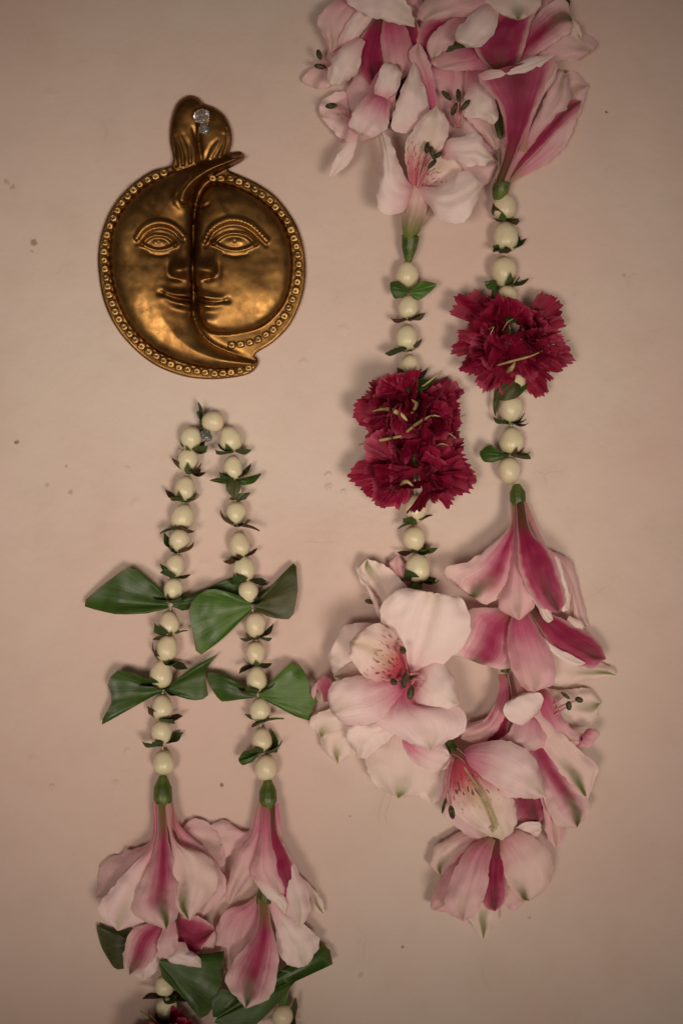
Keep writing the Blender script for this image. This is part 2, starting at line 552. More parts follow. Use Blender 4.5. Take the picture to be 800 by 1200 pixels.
def pet(parent, base, L, tip, R, d, mat='W', tilt=0.0, bulge=5.0, crease=0.0, ruf=3.0, name='petal', N=26, M=16, hook=0.0, bw=10.0, mid=0.5):
    """petal between two edge lines base>L>tip and base>R>tip (pixels); d = heights above the wall at base, middle, tip"""
    PSEED[0] += 1
    sd = PSEED[0] * 7.31
    if name != 'petal':
        bw = 0.0
    # the petal leaves its base with a real width, square to its length
    bl = np.asarray(L[0], float) - np.asarray(base, float)
    br = np.asarray(R[0], float) - np.asarray(base, float)
    ax = bl / np.linalg.norm(bl) + br / np.linalg.norm(br)
    ax /= np.linalg.norm(ax) + 1e-6
    pp = np.array([-ax[1], ax[0]])
    if pp @ (bl - br) < 0:
        pp = -pp
    le = spline([np.asarray(base) + pp * bw / 2] + list(L) + [tip], N + 1)
    re = spline([np.asarray(base) - pp * bw / 2] + list(R) + [tip], N + 1)
    rr_ = random.Random(PSEED[0])
    crease = crease if crease else rr_.uniform(0.8, 2.4)
    tw = rr_.uniform(-4.0, 4.0)
    roll = rr_.uniform(-2.0, 8.0)
    fr = rr_.uniform(0.8, 1.25)
    d0, dm, d1 = d
    pts = np.zeros((N + 1, M + 1, 3))
    V = np.linspace(0, 1, M + 1)
    for i in range(N + 1):
        u = i / N
        dep = d0 * (1 - u) * (1 - 2 * u) + dm * 4 * u * (1 - u) + d1 * u * (2 * u - 1)
        wpx = np.linalg.norm(le[i] - re[i])
        for j in range(M + 1):
            v = V[j]
            x, y = le[i] * (1 - v) + re[i] * v
            c = 1 - (2 * v - 1) ** 2
            sc = min(1.0, wpx / 26.0)
            dd = dep + tilt * (1 - 2 * v) * sc + bulge * c * sc
            dd -= crease * math.exp(-((v - 0.5) / 0.09) ** 2) * sc * min(1, 3 * u)
            e = 0.35 + 0.65 * abs(2 * v - 1)
            a = ruf * min(1, u * 1.6) * sc
            dd += a * e * 2.4 * noise.noise((x / 16 * fr, y / 16 * fr, sd))
            ed = abs(2 * v - 1) ** 3 + 0.6 * max(0.0, u - 0.75) * 4
            dd += a * ed * 1.15 * noise.noise((x / 5.5, y / 5.5, sd + 20))
            dd += 0.55 * sc * math.sin(v * 21 + sd) * min(1, u * 3) * (0.4 + 0.6 * noise.noise((u * 3, v * 2, sd)))
            dd -= roll * (abs(2 * v - 1) ** 3.5) * sc * min(1, u * 1.5) * (0.6 + 0.8 * noise.noise((u * 2.2, 3.0 * (v > 0.5), sd)))
            dd += tw * math.sin(3.0 * u) * (2 * v - 1) * sc
            dd += hook * max(0, u - 0.7) ** 2 * 11
            wob = 1.7 * min(1, u * 2) * sc * abs(2 * v - 1)
            x += wob * noise.noise((x / 6, y / 6, sd + 3)) * 1.4
            y += wob * noise.noise((x / 6, y / 6, sd + 9)) * 1.4
            pts[i, j] = (x, y, max(dd, 1.2))
    vs = [P(*pts[i, j]) for i in range(N + 1) for j in range(M + 1)]
    gm = math.log(0.5) / math.log(mid)
    uv = [(i / N, V[j] ** gm) for i in range(N + 1) for j in range(M + 1)]
    fs = [(i * (M + 1) + j, i * (M + 1) + j + 1, (i + 1) * (M + 1) + j + 1, (i + 1) * (M + 1) + j) for i in range(N) for j in range(M)]
    return mk(name, vs, fs, MAT[mat], parent, origin=P(base[0], base[1], d0), uv=uv)


def wing(parent, pinch, edge, mat='leaf', bulge=4.0, name='leaf', M=18, N=12, fold=0.0, seed=1.0):
    """leaf blade fanning from a pinched base to an outer edge line (x, y, d)"""
    e = spline(edge, M + 1)
    # keep the corners of the cut edge crisp
    E = np.asarray(edge, float)
    Lc = np.concatenate([[0], np.cumsum(np.linalg.norm(np.diff(E, axis=0), axis=1))])
    s = np.linspace(0, Lc[-1], M + 1)
    lin = np.stack([np.interp(s, Lc, E[:, k]) for k in range(3)], axis=1)
    e = 0.45 * e + 0.55 * lin
    vs, uv = [], []
    pn = np.asarray(pinch, float)
    for i in range(N + 1):
        t = i / N
        for j in range(M + 1):
            v = j / M
            q = pn + (e[j] - pn) * (0.03 + 0.97 * t)
            gather = 2.6 * (1 - t) ** 3
            q = q + np.array([0, (v - 0.5) * gather * 2, 0])
            q[2] += bulge * math.sin(math.pi * v) * math.sin(math.pi * min(1, t * 0.9))
            q[2] += fold * abs(v - 0.5) * 2 * t
            q[2] += 5.0 * t * noise.noise((q[0] / 22, q[1] / 22, seed)) - 4.0 * t * max(0.0, abs(2 * v - 1) - 0.7) / 0.3 - 2.2 * t * math.exp(-((v - 0.47) / 0.05) ** 2) + 0.8 * math.sin(v * 19 + seed) * (1 - t) * min(1, t * 5)
            q[2] = max(q[2], 1.2)
            vs.append(P(*q))
            uv.append((t, v))
    fs = [(i * (M + 1) + j, i * (M + 1) + j + 1, (i + 1) * (M + 1) + j + 1, (i + 1) * (M + 1) + j) for i in range(N) for j in range(M)]
    return mk(name, vs, fs, MAT[mat], parent, origin=P(*pinch), uv=uv)


# bud: five gently ribbed lobes, slightly pointed
def bud_mesh(k):
    rng = random.Random(k)
    vs, fs = [], []
    NU, NV = 14, 20
    ph = rng.random() * 6
    tilt = rng.uniform(-0.05, 0.05)
    for i in range(NU + 1):
        th = math.pi * i / NU
        z = math.cos(th)
        r = math.sin(th) ** 0.86
        r *= 1 + 0.10 * z * (1 if k % 2 else -1)
        for j in range(NV):
            a = 2 * math.pi * j / NV
            rib = 1 - 0.07 * max(0, math.cos(2.5 * (a + ph))) ** 0.5 * 0 - 0.07 * (1 - abs(math.sin(2.5 * (a + ph)))) ** 5 * math.sin(th) - 0.025 * math.sin(a * 2 + ph * 3)
            rr = r * rib * (1 + 0.09 * noise.noise((1.3 * math.cos(a) * r, 1.3 * math.sin(a) * r, 1.3 * z + 7.0 * k)))
            vs.append(Vector((rr * math.cos(a) + tilt * z, rr * math.sin(a), z * (1.06 if z > 0 else 1.0))))
    for i in range(NU):
        for j in range(NV):
            kx = (j + 1) % NV
            fs.append((i * NV + j, (i + 1) * NV + j, (i + 1) * NV + kx, i * NV + kx))
    me = bpy.data.meshes.new('bud')
    me.from_pydata([v * S for v in vs], [], fs)
    me.polygons.foreach_set('use_smooth', [True] * len(me.polygons))
    me.materials.append(MAT['bud'])
    return me


def sepal_mesh(k):
    rng = random.Random(100 + k)
    vs, fs = [], []
    N, M = 8, 4
    curl = rng.uniform(0.3, 1.1) * rng.choice((1, 1, -0.6))
    tw = rng.uniform(-0.9, 0.9)
    for i in range(N + 1):
        t = i / N
        wd = 0.44 * (math.sin(math.pi * min(1, t * 0.86 + 0.12)) ** 0.8) * (1 - t ** 5)
        ang = curl * t * t
        cx, cz = t - 0.18 * abs(ang) * t, 0.45 * ang * t
        for j in range(M + 1):
            v = (j / M - 0.5) * 2
            o = wd * v
            vs.append(Vector((cx, o * math.cos(tw * t), cz + o * math.sin(tw * t) + 0.16 * v * v * (1 - t * 0.5))))
    for i in range(N):
        for j in range(M):
            fs.append((i * (M + 1) + j, i * (M + 1) + j + 1, (i + 1) * (M + 1) + j + 1, (i + 1) * (M + 1) + j))
    me = bpy.data.meshes.new('sepal')
    me.from_pydata([v * S for v in vs], [], fs)
    me.polygons.foreach_set('use_smooth', [True] * len(me.polygons))
    me.materials.append(MAT['sepal'])
    return me


def clasp_mesh(k):
    """sepal lying against the bud it carries, its tip lifting off (bud radius = 1)"""
    rng = random.Random(300 + k)
    vs, fs = [], []
    N, M = 9, 4
    reach = rng.uniform(0.75, 1.35)
    lift = rng.uniform(0.04, 0.4)
    half = rng.uniform(0.32, 0.52)
    sk = rng.uniform(-0.35, 0.35)
    for i in range(N + 1):
        t = i / N
        th = 0.08 + reach * t
        rr = 1.06 + lift * t ** 3
        wd = half * math.sin(math.pi * min(1, 0.16 + 0.8 * t)) ** 0.8 * (1 - t ** 4 * 0.95)
        for j in range(M + 1):
            v = j / M * 2 - 1
            R2 = rr + 0.05 * v * v * t + 0.03 * math.sin(9 * t + 4 * v)
            a = math.atan2(wd * v, math.sin(th) + 0.12) + sk * t * t
            vs.append(Vector((R2 * math.sin(th) * math.cos(a), R2 * math.sin(th) * math.sin(a), -R2 * math.cos(th) * 1.04)))
    for i in range(N):
        for j in range(M):
            fs.append((i * (M + 1) + j, i * (M + 1) + j + 1, (i + 1) * (M + 1) + j + 1, (i + 1) * (M + 1) + j))
    me = bpy.data.meshes.new('sepal')
    me.from_pydata([v * S for v in vs], [], fs)
    me.polygons.foreach_set('use_smooth', [True] * len(me.polygons))
    me.materials.append(MAT['sepal'])
    return me


CLASP = [clasp_mesh(k) for k in range(8)]
BUDS = [bud_mesh(k) for k in range(5)]
SEPALS = [sepal_mesh(k) for k in range(9)]


def bud(parent, x, y, r, ang, d, rng, sep=True, side=1, n=None, big=1.0):
    """one bud with its collar of sepals; ang = lean of the strand in the picture"""
    o = bpy.data.objects.new('bud', rng.choice(BUDS))
    r *= rng.uniform(0.92, 1.04)
    c = P(x, y, d)
    link(o, parent, c)
    lean = ang + rng.uniform(-0.13, 0.13)
    o.rotation_euler = (rng.uniform(-0.1, 0.1), lean, rng.uniform(0, 6.28))
    o.rotation_mode = 'ZXY'
    o.rotation_euler = (rng.uniform(-0.1, 0.1), lean, 0)
    o.scale = (r, r, r * rng.uniform(1.1, 1.2))
    if not sep:
        return o
    ax = Vector((math.sin(lean), 0, math.cos(lean)))
    e1 = Vector((math.cos(lean), 0, -math.sin(lean)))
    e2 = Vector((0, -1, 0))
    dirs = [0.15, math.pi - 0.15, rng.choice((0.8, 2.3)), -0.5]
    n = rng.choice((3, 3, 4))
    for a in (-math.pi / 2 + rng.uniform(-0.5, 0.5), rng.choice((-2.9, -0.3)) + rng.uniform(-0.3, 0.3)):
        s = bpy.data.objects.new('sepal', rng.choice(CLASP))
        col.objects.link(s)
        s.parent = o
        s.rotation_euler = (0, 0, a)
    from mathutils import Matrix
    for i in range(n):
        a = dirs[i] + rng.uniform(-0.3, 0.3)
        rad = e1 * math.cos(a) + e2 * math.sin(a)
        rise = rng.uniform(-0.5, 0.6) if abs(math.sin(a)) < 0.6 else rng.uniform(-0.25, 0.25)
        X = (rad + ax * rise).normalized()
        Y = ax.cross(rad).normalized()
        Zv = X.cross(Y)
        ln = rng.uniform(18, 28) * big
        s = bpy.data.objects.new('sepal', rng.choice(SEPALS))
        wd = ln * rng.uniform(0.75, 1.1)
        base = ax * (-side * (r * 1.13 + 0.6)) + rad * 2.5
        m = Matrix((X * ln, Y * wd, Zv * ln * 0.8)).transposed().to_4x4()
        m.translation = c + base * S
        # keep sepals off the wall
        tipd = -(m.translation.y + X.y * ln * S) / S
        if tipd < 1.5:
            m.translation.y -= (1.5 - tipd) * S
        col.objects.link(s)
        s.parent = o
        pm = Matrix.LocRotScale(c, o.rotation_euler.to_quaternion() if False else o.rotation_euler, o.scale)
        s.matrix_local = pm.inverted() @ m
    return o


def ovary(parent, pts, radii, name='lily_flower'):
    """green ribbed seed pod that carries a flower; the flower's petals hang from it"""
    n = 10
    c = spline(pts, n)
    r = np.interp(np.linspace(0, 1, n), np.linspace(0, 1, len(radii)), radii)
    W = [P(*q) for q in c]
    seg = 18
    vs, fs = [], []
    for i in range(n):
        T = (W[min(i + 1, n - 1)] - W[max(i - 1, 0)]).normalized()
        A = T.cross(Vector((0.05, -1, 0.03))).normalized()
        B = T.cross(A)
        for j in range(seg):
            t = 2 * math.pi * j / seg
            q = r[i] * (1 + 0.09 * abs(math.cos(3 * t)) - 0.05)
            vs.append(W[i] + (A * math.cos(t) + B * math.sin(t)) * q * S)
    for i in range(n - 1):
        for j in range(seg):
            k = (j + 1) % seg
            fs.append((i * seg + j, i * seg + k, (i + 1) * seg + k, (i + 1) * seg + j))
    fs.append(tuple(range(seg))[::-1])
    fs.append(tuple((n - 1) * seg + j for j in range(seg)))
    return mk(name, vs, fs, MAT['ovary'], parent, origin=W[0])


def stamen(parent, pts, ar=3.6, al=7.0, adir=None, fr=1.1):
    vs, fs = tube('', pts, [fr, fr * 0.8], None, None, seg=6, extra=True)
    nf = len(fs)
    e = np.asarray(pts[-1], float)
    dv = np.asarray(adir if adir is not None else (pts[-1][0] - pts[-2][0], pts[-1][1] - pts[-2][1], 0), float)
    dv /= (np.linalg.norm(dv) + 1e-6)
    c = P(*e)
    ax = (P(*(e + dv)) - c).normalized()
    q = Vector((0, 0, 1)).rotation_difference(ax)
    o = len(vs)
    for i in range(7):
        th = math.pi * i / 6
        for j in range(8):
            a = 2 * math.pi * j / 8
            vs.append(c + q @ Vector((ar * math.sin(th) * math.cos(a) * (1 - 0.18 * abs(math.cos(a))), ar * math.sin(th) * math.sin(a), al * math.cos(th))) * S)
    for i in range(6):
        for j in range(8):
            k = (j + 1) % 8
            fs.append((o + i * 8 + j, o + (i + 1) * 8 + j, o + (i + 1) * 8 + k, o + i * 8 + k))
    mi = [0] * nf + [1] * (len(fs) - nf)
    return mk('stamen', vs, fs, [MAT['filament'], MAT['anther']], parent, origin=P(*pts[0]), midx=mi)


def fan(parent, pinch, D, Sd, length, half, rng, serr=0.055, amp=5.0, waves=3, cup=0.0):
    """ruffled, toothed carnation petal"""
    D = Vector(D).normalized()
    Sd = Vector(Sd)
    Sd = (Sd - D * Sd.dot(D)).normalized()
    Nn = D.cross(Sd)
    c = np.asarray(pinch, float)
    M, N = 30, 7
    ph = rng.uniform(0, 6.28)
    ph2 = rng.uniform(0, 6.28)
    teeth = [rng.uniform(-1, 1) for _ in range(M + 1)]
    vs, uv = [], []
    for i in range(N + 1):
        t = i / N
        for j in range(M + 1):
            v = j / M
            th = (v - 0.5) * 2 * half
            rr = length * (0.06 + 0.94 * t)
            rr *= 1 - 0.10 * (2 * v - 1) ** 2 * t + 0.22 * t * noise.noise((v * 2.6, ph * 3.0, 1.0))
            if i >= N - 1:
                rr *= 1 + serr * (((j % 3) - 1) * 0.7 * abs(teeth[j // 5]) + teeth[j] * 0.75) * (1.0 if i == N else 0.35)
            wv = amp * t ** 1.5 * (math.sin(waves * (v - 0.5) * 6.28 + ph + 1.2 * t) + 0.28 * math.sin(2.3 * waves * (v - 0.5) * 6.28 + ph2))
            wv += cup * length * t * t
            q = D * (rr * math.cos(th)) + Sd * (rr * math.sin(th)) + Nn * wv
            # D, Sd live in (x right, y down, d out) pixel space
            vs.append(P(c[0] + q.x, c[1] + q.y, max(1.5, c[2] + q.z)))
            uv.append((t, v))
    fs = [(i * (M + 1) + j, i * (M + 1) + j + 1, (i + 1) * (M + 1) + j + 1, (i + 1) * (M + 1) + j) for i in range(N) for j in range(M)]
    return mk('petal', vs, fs, MAT['carn'], parent, origin=P(*pinch), uv=uv)


# ------------------------------------------------------------------ brass plaque
def polyd(poly, X, Y):
    """signed distance (inside positive) to a closed polygon"""
    px, py = poly[:, 0], poly[:, 1]
    qx, qy = np.roll(px, -1), np.roll(py, -1)
    best = np.full(X.shape, 1e9)
    inside = np.zeros(X.shape, bool)
    for a, b, c, d in zip(px, py, qx, qy):
        ex, ey = c - a, d - b
        t = np.clip(((X - a) * ex + (Y - b) * ey) / (ex * ex + ey * ey + 1e-9), 0, 1)
        best = np.minimum(best, (X - a - t * ex) ** 2 + (Y - b - t * ey) ** 2)
        if b != d:
            inside ^= ((b > Y) != (d > Y)) & (X < (c - a) * (Y - b) / (d - b) + a)
    dd = np.sqrt(best)
    return np.where(inside, dd, -dd)


def lined(pts, X, Y):
    """distance to an open line and position 0..1 along it"""
    p = spline(pts, 40)
    best = np.full(X.shape, 1e9)
    par = np.zeros(X.shape)
    for i in range(len(p) - 1):
        a, b = p[i], p[i + 1]
        e = b - a
        t = np.clip(((X - a[0]) * e[0] + (Y - a[1]) * e[1]) / (e @ e + 1e-9), 0, 1)
        q = (X - a[0] - t * e[0]) ** 2 + (Y - a[1] - t * e[1]) ** 2
        m = q < best
        best = np.where(m, q, best)
        par = np.where(m, (i + t) / (len(p) - 1), par)
    return np.sqrt(best), par


SIL = [(202, 191), (199, 165), (200, 143), (207, 122), (220, 112), (232, 114), (239, 121), (252, 126), (264, 136), (271, 152), (272, 168), (269, 179),
       (280, 177), (287, 182), (285, 188), (277, 193), (267, 199), (276, 203), (300, 214), (322, 229), (340, 251), (352, 275), (358, 305), (357, 335), (350, 360),
       (338, 383), (320, 401), (303, 412), (298, 416), (303, 421), (302, 428), (294, 437), (277, 442), (251, 444.5), (225, 443), (202, 437), (182, 428),
       (165, 416), (146, 397), (131, 375), (121, 350), (116, 322), (115, 300), (118, 277), (127, 251), (140, 231), (157, 214), (178, 200)]
INNER = [(287, 184), (262, 197), (243, 210), (232, 226), (227, 250), (226, 290), (224, 315), (226, 340), (225, 360), (228, 378), (238, 396), (252, 407), (274, 416), (302, 425)]
MOONOUT = [(270, 182), (240, 189), (215, 197), (190, 208), (165, 222), (147, 242), (134, 265), (129, 295), (131, 325), (138, 352), (152, 380), (172, 402), (195, 417), (222, 427), (250, 432), (275, 432), (295, 430)]
SUN = [(249, 214), (275, 219), (300, 231), (322, 249), (336, 272), (342, 300), (341, 330), (333, 355), (317, 375), (298, 386), (275, 391), (257, 392), (245, 389), (237, 380), (232, 366),
       (229, 345), (227, 318), (228, 290), (229, 255), (235, 230)]
KNOTL = [(203, 200), (200, 165), (201, 143), (208, 123), (220, 114), (231, 116), (238, 123), (236, 140), (232, 160), (236, 185), (232, 200)]
KNOTR = [(237, 124), (252, 127), (263, 137), (270, 152), (271, 168), (267, 186), (250, 195), (238, 190), (233, 165), (236, 140)]


def build_plaque():
    root = empty('wall_plaque', P(240, 444, 2), 'round brass plaque of joined sun and moon faces with studded rim', 'plaque')
    st = 1.2
    xs = np.arange(110, 365, st)
    ys = np.arange(107, 452, st)
    X, Y = np.meshgrid(xs, ys)
    sil = spline(SIL, 220, closed=True)[:-1]
    moon = np.vstack([spline(MOONOUT, 60), spline(INNER, 80)[::-1]])
    sun = spline(SUN, 90, closed=True)[:-1]
    kl = spline(KNOTL, 60, closed=True)[:-1]
    kr = spline(KNOTR, 60, closed=True)[:-1]
    sd = polyd(sil, X, Y)
    gy, gx = np.gradient(sd, st)
    # pull the grid's outer corners onto the outline
    for _ in range(3):
        m = (sd < 0)
        sdm = sd / np.maximum(gx * gx + gy * gy, 0.2)
        X = np.where(m & (sd > -2.5 * st), X - sdm * gx, X)
        Y = np.where(m & (sd > -2.5 * st), Y - sdm * gy, Y)
        sd2 = polyd(sil, X, Y)
        sd = np.where(m & (sd > -2.5 * st), np.minimum(sd2, -1e-4), sd)
        break
    sdc = np.maximum(polyd(sil, X, Y), 0)
    md = polyd(moon, X, Y)
    ud = polyd(sun, X, Y)
    dome = lambda s, R: np.sqrt(np.clip(1 - (1 - np.clip(s / R, 0, 1)) ** 2, 0, 1))
    g = lambda cx, cy, rx, ry, rot=0.0: np.exp(-(((X - cx) * math.cos(rot) + (Y - cy) * math.sin(rot)) / rx) ** 2 - ((-(X - cx) * math.sin(rot) + (Y - cy) * math.cos(rot)) / ry) ** 2)
    H = 5.0 + 2.5 * dome(sdc, 4)
    # raised outer lip of the rim
    H += 0.5 * np.exp(-((sdc - 2.0) / 1.6) ** 2)
    moonh = 3.5 * dome(md, 14) + 13.0 * dome(md, 48)
    sunh = 4.0 * dome(ud, 10) + 13.0 * dome(ud, 52)
    H = H + np.where(md > 0, moonh, 0) + np.where((md <= 0) & (ud > 0), sunh, 0)
    face = (md > 0) | (ud > 0)
    # knot of hair used as the hanger
    k1, k2 = polyd(kl, X, Y), polyd(kr, X, Y)
    H += np.where((k1 > 0) & (md <= 0), 6.5 * dome(k1, 15), 0)
    H += np.where((k2 > 0) & (k1 <= 0) & (md <= 0), 4.8 * dome(k2, 15), 0)
    for line in ([(207, 194), (205, 175), (203, 160)], [(215, 193), (213, 176), (207, 160)], [(223, 191), (222, 174), (215, 158)], [(232, 190), (231, 172), (226, 150)],
                 [(240, 188), (247, 172), (254, 164)], [(250, 186), (258, 172), (262, 158)], [(262, 182), (266, 168), (266, 152)]):
        dl, t = lined(line, X, Y)
        H -= np.where(md <= 0, 2.8 * np.exp(-(dl / 1.9) ** 2) * (1 - 0.6 * t), 0)
    dl, t = lined([(238, 120), (235, 138), (233, 160), (236, 190)], X, Y)
    H -= np.where(md <= 0, 3.2 * np.exp(-(dl / 2.2) ** 2), 0)
    # horn ridge along the upper limb of the crescent, ending in a curl
    dl, t = lined([(213, 234), (217, 222), (228, 210), (246, 199), (268, 190), (284, 184)], X, Y)
    H += 9.0 * np.exp(-(dl / (8.5 - 4.2 * t)) ** 2) * (md > -1.5)
    dl, t = lined([(222, 208), (212, 220), (208, 232), (213, 241), (222, 240)], X, Y)
    H -= 2.6 * np.exp(-(dl / 1.7) ** 2) * face
    dl, t = lined([(227, 241), (236, 243), (245, 239)], X, Y)
    H -= 1.6 * np.exp(-(dl / 1.6) ** 2) * face
    # nose shared by both faces
    H += face * (4.0 * g(218, 288, 8, 26) + 4.0 * g(235, 288, 8, 26))
    H += face * (9.5 * g(210, 316, 11, 9.5) + 10.0 * g(241, 316, 12, 9.5)) + 10.0 * g(226, 313, 8, 14)
    H -= face * (4.0 * g(207, 326, 7, 3.4, 0.2) + 4.5 * g(245, 326, 7, 3.4, -0.2) + 2.6 * g(197, 316, 4, 10) + 2.8 * g(256, 316, 4, 11))
    # lips
    for ml, inv in (([(190, 343), (203, 348), (214, 350), (223, 351)], False), ([(230, 349), (240, 352), (252, 353), (264, 352)], True)):
        for off, amp, wd in ((-5.5, 5.6, 4.6), (7.5, 6.2, 5.4), (1.0, -4.6, 2.3)):
            dl, t = lined([(x, y + off * (0.45 + 0.55 * (1 - abs(x - 227) / 40))) for x, y in ml], X, Y)
            wt = (1 - t) if inv else t
            H += face * amp * np.exp(-(dl / wd) ** 2) * (0.25 + 0.75 * np.clip(wt * 1.5, 0, 1))
    H -= face * (3.0 * g(266, 352, 4, 4) + 2.6 * g(189, 343, 4, 4))
    H += face * (4.5 * g(241, 377, 10, 9) + 2.5 * g(300, 345, 22, 26) + 2.0 * g(165, 345, 22, 30))
    # eyes
    for (cx, cy, a, b, br) in ((186, 284, 20, 8.0, [(161, 279), (170, 266), (186, 260), (202, 264), (214, 275)]),
                               (275, 283, 25, 9.5, [(241, 282), (250, 266), (270, 257), (292, 262), (312, 281)])):
        H -= face * 6.0 * g(cx, cy, a * 1.05, b * 1.5)
        up = [(cx - a, cy + 2), (cx - a * 0.5, cy - b * 0.75), (cx, cy - b), (cx + a * 0.55, cy - b * 0.7), (cx + a, cy + 3)]
        lo = [(cx - a, cy + 2), (cx - a * 0.5, cy + b * 0.85), (cx, cy + b * 1.12), (cx + a * 0.55, cy + b * 0.9), (cx + a, cy + 3)]
        for ln, amp in ((up, 4.2), (lo, 3.0)):
            dl, t = lined(ln, X, Y)
            H += face * amp * np.exp(-(dl / 2.0) ** 2)
        lo2 = [(x, y + 6.5) for x, y in lo]
        dl, t = lined(lo2[1:-1], X, Y)
        H -= face * 1.5 * np.exp(-(dl / 1.5) ** 2)
        H += face * 5.2 * g(cx, cy, a * 0.46, b * 0.62)
        H -= face * 2.0 * g(cx, cy, 2.2, 2.2)
        dl, t = lined(br, X, Y)
        band = np.exp(-(dl / 3.6) ** 4)
        H += face * band * (2.8 + 0.6 * np.sin(t * math.pi * 2 * 21))
        br2 = [(x, y + 7) for x, y in br]
        dl, t = lined(br2, X, Y)
        H -= face * 1.8 * np.exp(-(dl / 1.9) ** 2)
    dl, t = lined(INNER, X, Y)
    H -= np.where((md <= 0) & (t > 0.3), 5.0 * np.exp(-(dl / 4.5) ** 2) * np.clip((t - 0.3) * 8, 0, 1) * np.clip((0.97 - t) * 12, 0, 1) * (1 - np.clip(1.3 * g(226, 314, 14, 18), 0, 1)), 0)
    # hand-cast unevenness
    wob = np.zeros_like(H)
    for iy in range(H.shape[0]):
        for ix in range(H.shape[1]):
            if sd[iy, ix] > -3:
                wob[iy, ix] = noise.noise((X[iy, ix] / 26, Y[iy, ix] / 26, 2.0)) * 1.1 + noise.noise((X[iy, ix] / 9, Y[iy, ix] / 9, 5.0)) * 0.28
    H += wob
    # light smoothing
    for _ in range(1):
        Hs = H.copy()
        Hs[1:-1, 1:-1] = 0.5 * H[1:-1, 1:-1] + 0.125 * (H[:-2, 1:-1] + H[2:, 1:-1] + H[1:-1, :-2] + H[1:-1, 2:])
        H = Hs
    inside = sd > 0
    cell = inside[:-1, :-1] | inside[1:, :-1] | inside[:-1, 1:] | inside[1:, 1:]
    on_knot = (Y < 192) & (md <= 0) & ((k1 > -3) | (k2 > -3)) & (X < 274)
    lab = np.where(on_knot, 2, np.where((md > 0) | ((X < 226) & (ud < 0)) | ((Y > 402) & (ud < -6) & (md > -14) & (X < 262)), 0, 1))[:-1, :-1]
    ids = np.arange(X.size).reshape(X.shape)
    names = ['moon_half', 'sun_half', 'hanger_knot']
    cells = {0: [], 1: [], 2: []}
    edges = {}
    for iy, ix in zip(*np.nonzero(cell)):
        q = (ids[iy, ix], ids[iy + 1, ix], ids[iy + 1, ix + 1], ids[iy, ix + 1])
        l = int(lab[iy, ix])
        cells[l].append(q)
        for a, b in zip(q, q[1:] + q[:1]):
            edges[(a, b)] = l
    Xf, Yf, Hf = X.ravel(), Y.ravel(), H.ravel()
    base_d = 1.0
    for l in (0, 1, 2):
        vmap, vs, fs = {}, [], []

        def vid(i, z):
            key = (i, z)
            if key not in vmap:
                vmap[key] = len(vs)
                vs.append(P(Xf[i], Yf[i], base_d + (Hf[i] if z else 0)))
            return vmap[key]
        for q in cells[l]:
            fs.append(tuple(vid(i, 1) for i in q))
        for (a, b), el in edges.items():
            if el == l and (b, a) not in edges:
                fs.append((vid(b, 1), vid(a, 1), vid(a, 0), vid(b, 0)))
        mk(names[l], vs, fs, MAT['brass'], root)

    # studs round the rim: small domed squares with a punched dot
    def stud_mesh():
        vs, fs = [], []
        rings = [(0.98, 0.0), (0.93, 0.6), (0.74, 0.9), (0.3, 1.0), (0.16, 0.74), (0.0, 0.7)]
        seg = 12
        for r, z in rings[:-1]:
            for j in range(seg):
                a = 2 * math.pi * j / seg
                sq = 1 / (abs(math.cos(a)) ** 4 + abs(math.sin(a)) ** 4) ** 0.25 if r > 0.6 else 1
                vs.append(Vector((r * math.cos(a) * sq, r * math.sin(a) * sq, z)) * S)
        vs.append(Vector((0, 0, 0.45 * S)))
        for i in range(len(rings) - 2):
            for j in range(seg):
                k = (j + 1) % seg
                fs.append((i * seg + j, i * seg + k, (i + 1) * seg + k, (i + 1) * seg + j))
        for j in range(seg):
            fs.append(((len(rings) - 2) * seg + j, (len(rings) - 2) * seg + (j + 1) % seg, len(vs) - 1))
        me = bpy.data.meshes.new('stud')
        me.from_pydata(vs, [], fs)
        me.polygons.foreach_set('use_smooth', [True] * len(me.polygons))
        me.materials.append(MAT['stud'])
        return me
    sm = stud_mesh()
    rng = random.Random(5)
    from mathutils import Matrix
    paths = [([(192, 202), (168, 214), (148, 232), (133, 256), (123.5, 285), (123.5, 312), (128, 345), (140, 374), (158, 398), (178, 414), (203, 428), (228, 435), (252, 437.5), (276, 436), (291, 431)], 38),
             ([(249, 209), (275, 211), (298, 222), (320, 239), (337, 261), (347, 288), (350, 315), (346, 342), (336, 366), (322, 384), (304, 397), (288, 403), (272, 404)], 29)]
    for pts, n in paths:
        c = spline(pts, n)
        for i in range(n):
            a = c[min(i + 1, n - 1)] - c[max(i - 1, 0)]
            th = math.atan2(a[1], a[0])
            x, y = c[i] + np.array([rng.uniform(-0.5, 0.5), rng.uniform(-0.5, 0.5)])
            ix, iy = int(round((x - 110) / st)), int(round((y - 107) / st))
            d = base_d + H[iy, ix] + 0.3
            o = bpy.data.objects.new('stud', sm)
            link(o, root, P(x, y, d))
            r = rng.uniform(4.8, 5.5)
            # local z -> towards the room, x along the rim
            ex = Vector((math.cos(th), 0, -math.sin(th)))
            ez = Vector((rng.uniform(-0.12, 0.12), -1, rng.uniform(-0.12, 0.12))).normalized()
            ey = ez.cross(ex).normalized()
            ex = ey.cross(ez)
            m = Matrix((ex, ey, ez)).transposed()
            o.rotation_euler = m.to_euler()
            o.scale = (r, r * rng.uniform(0.85, 1.0), rng.uniform(3.6, 4.4))
    return root


build_plaque()


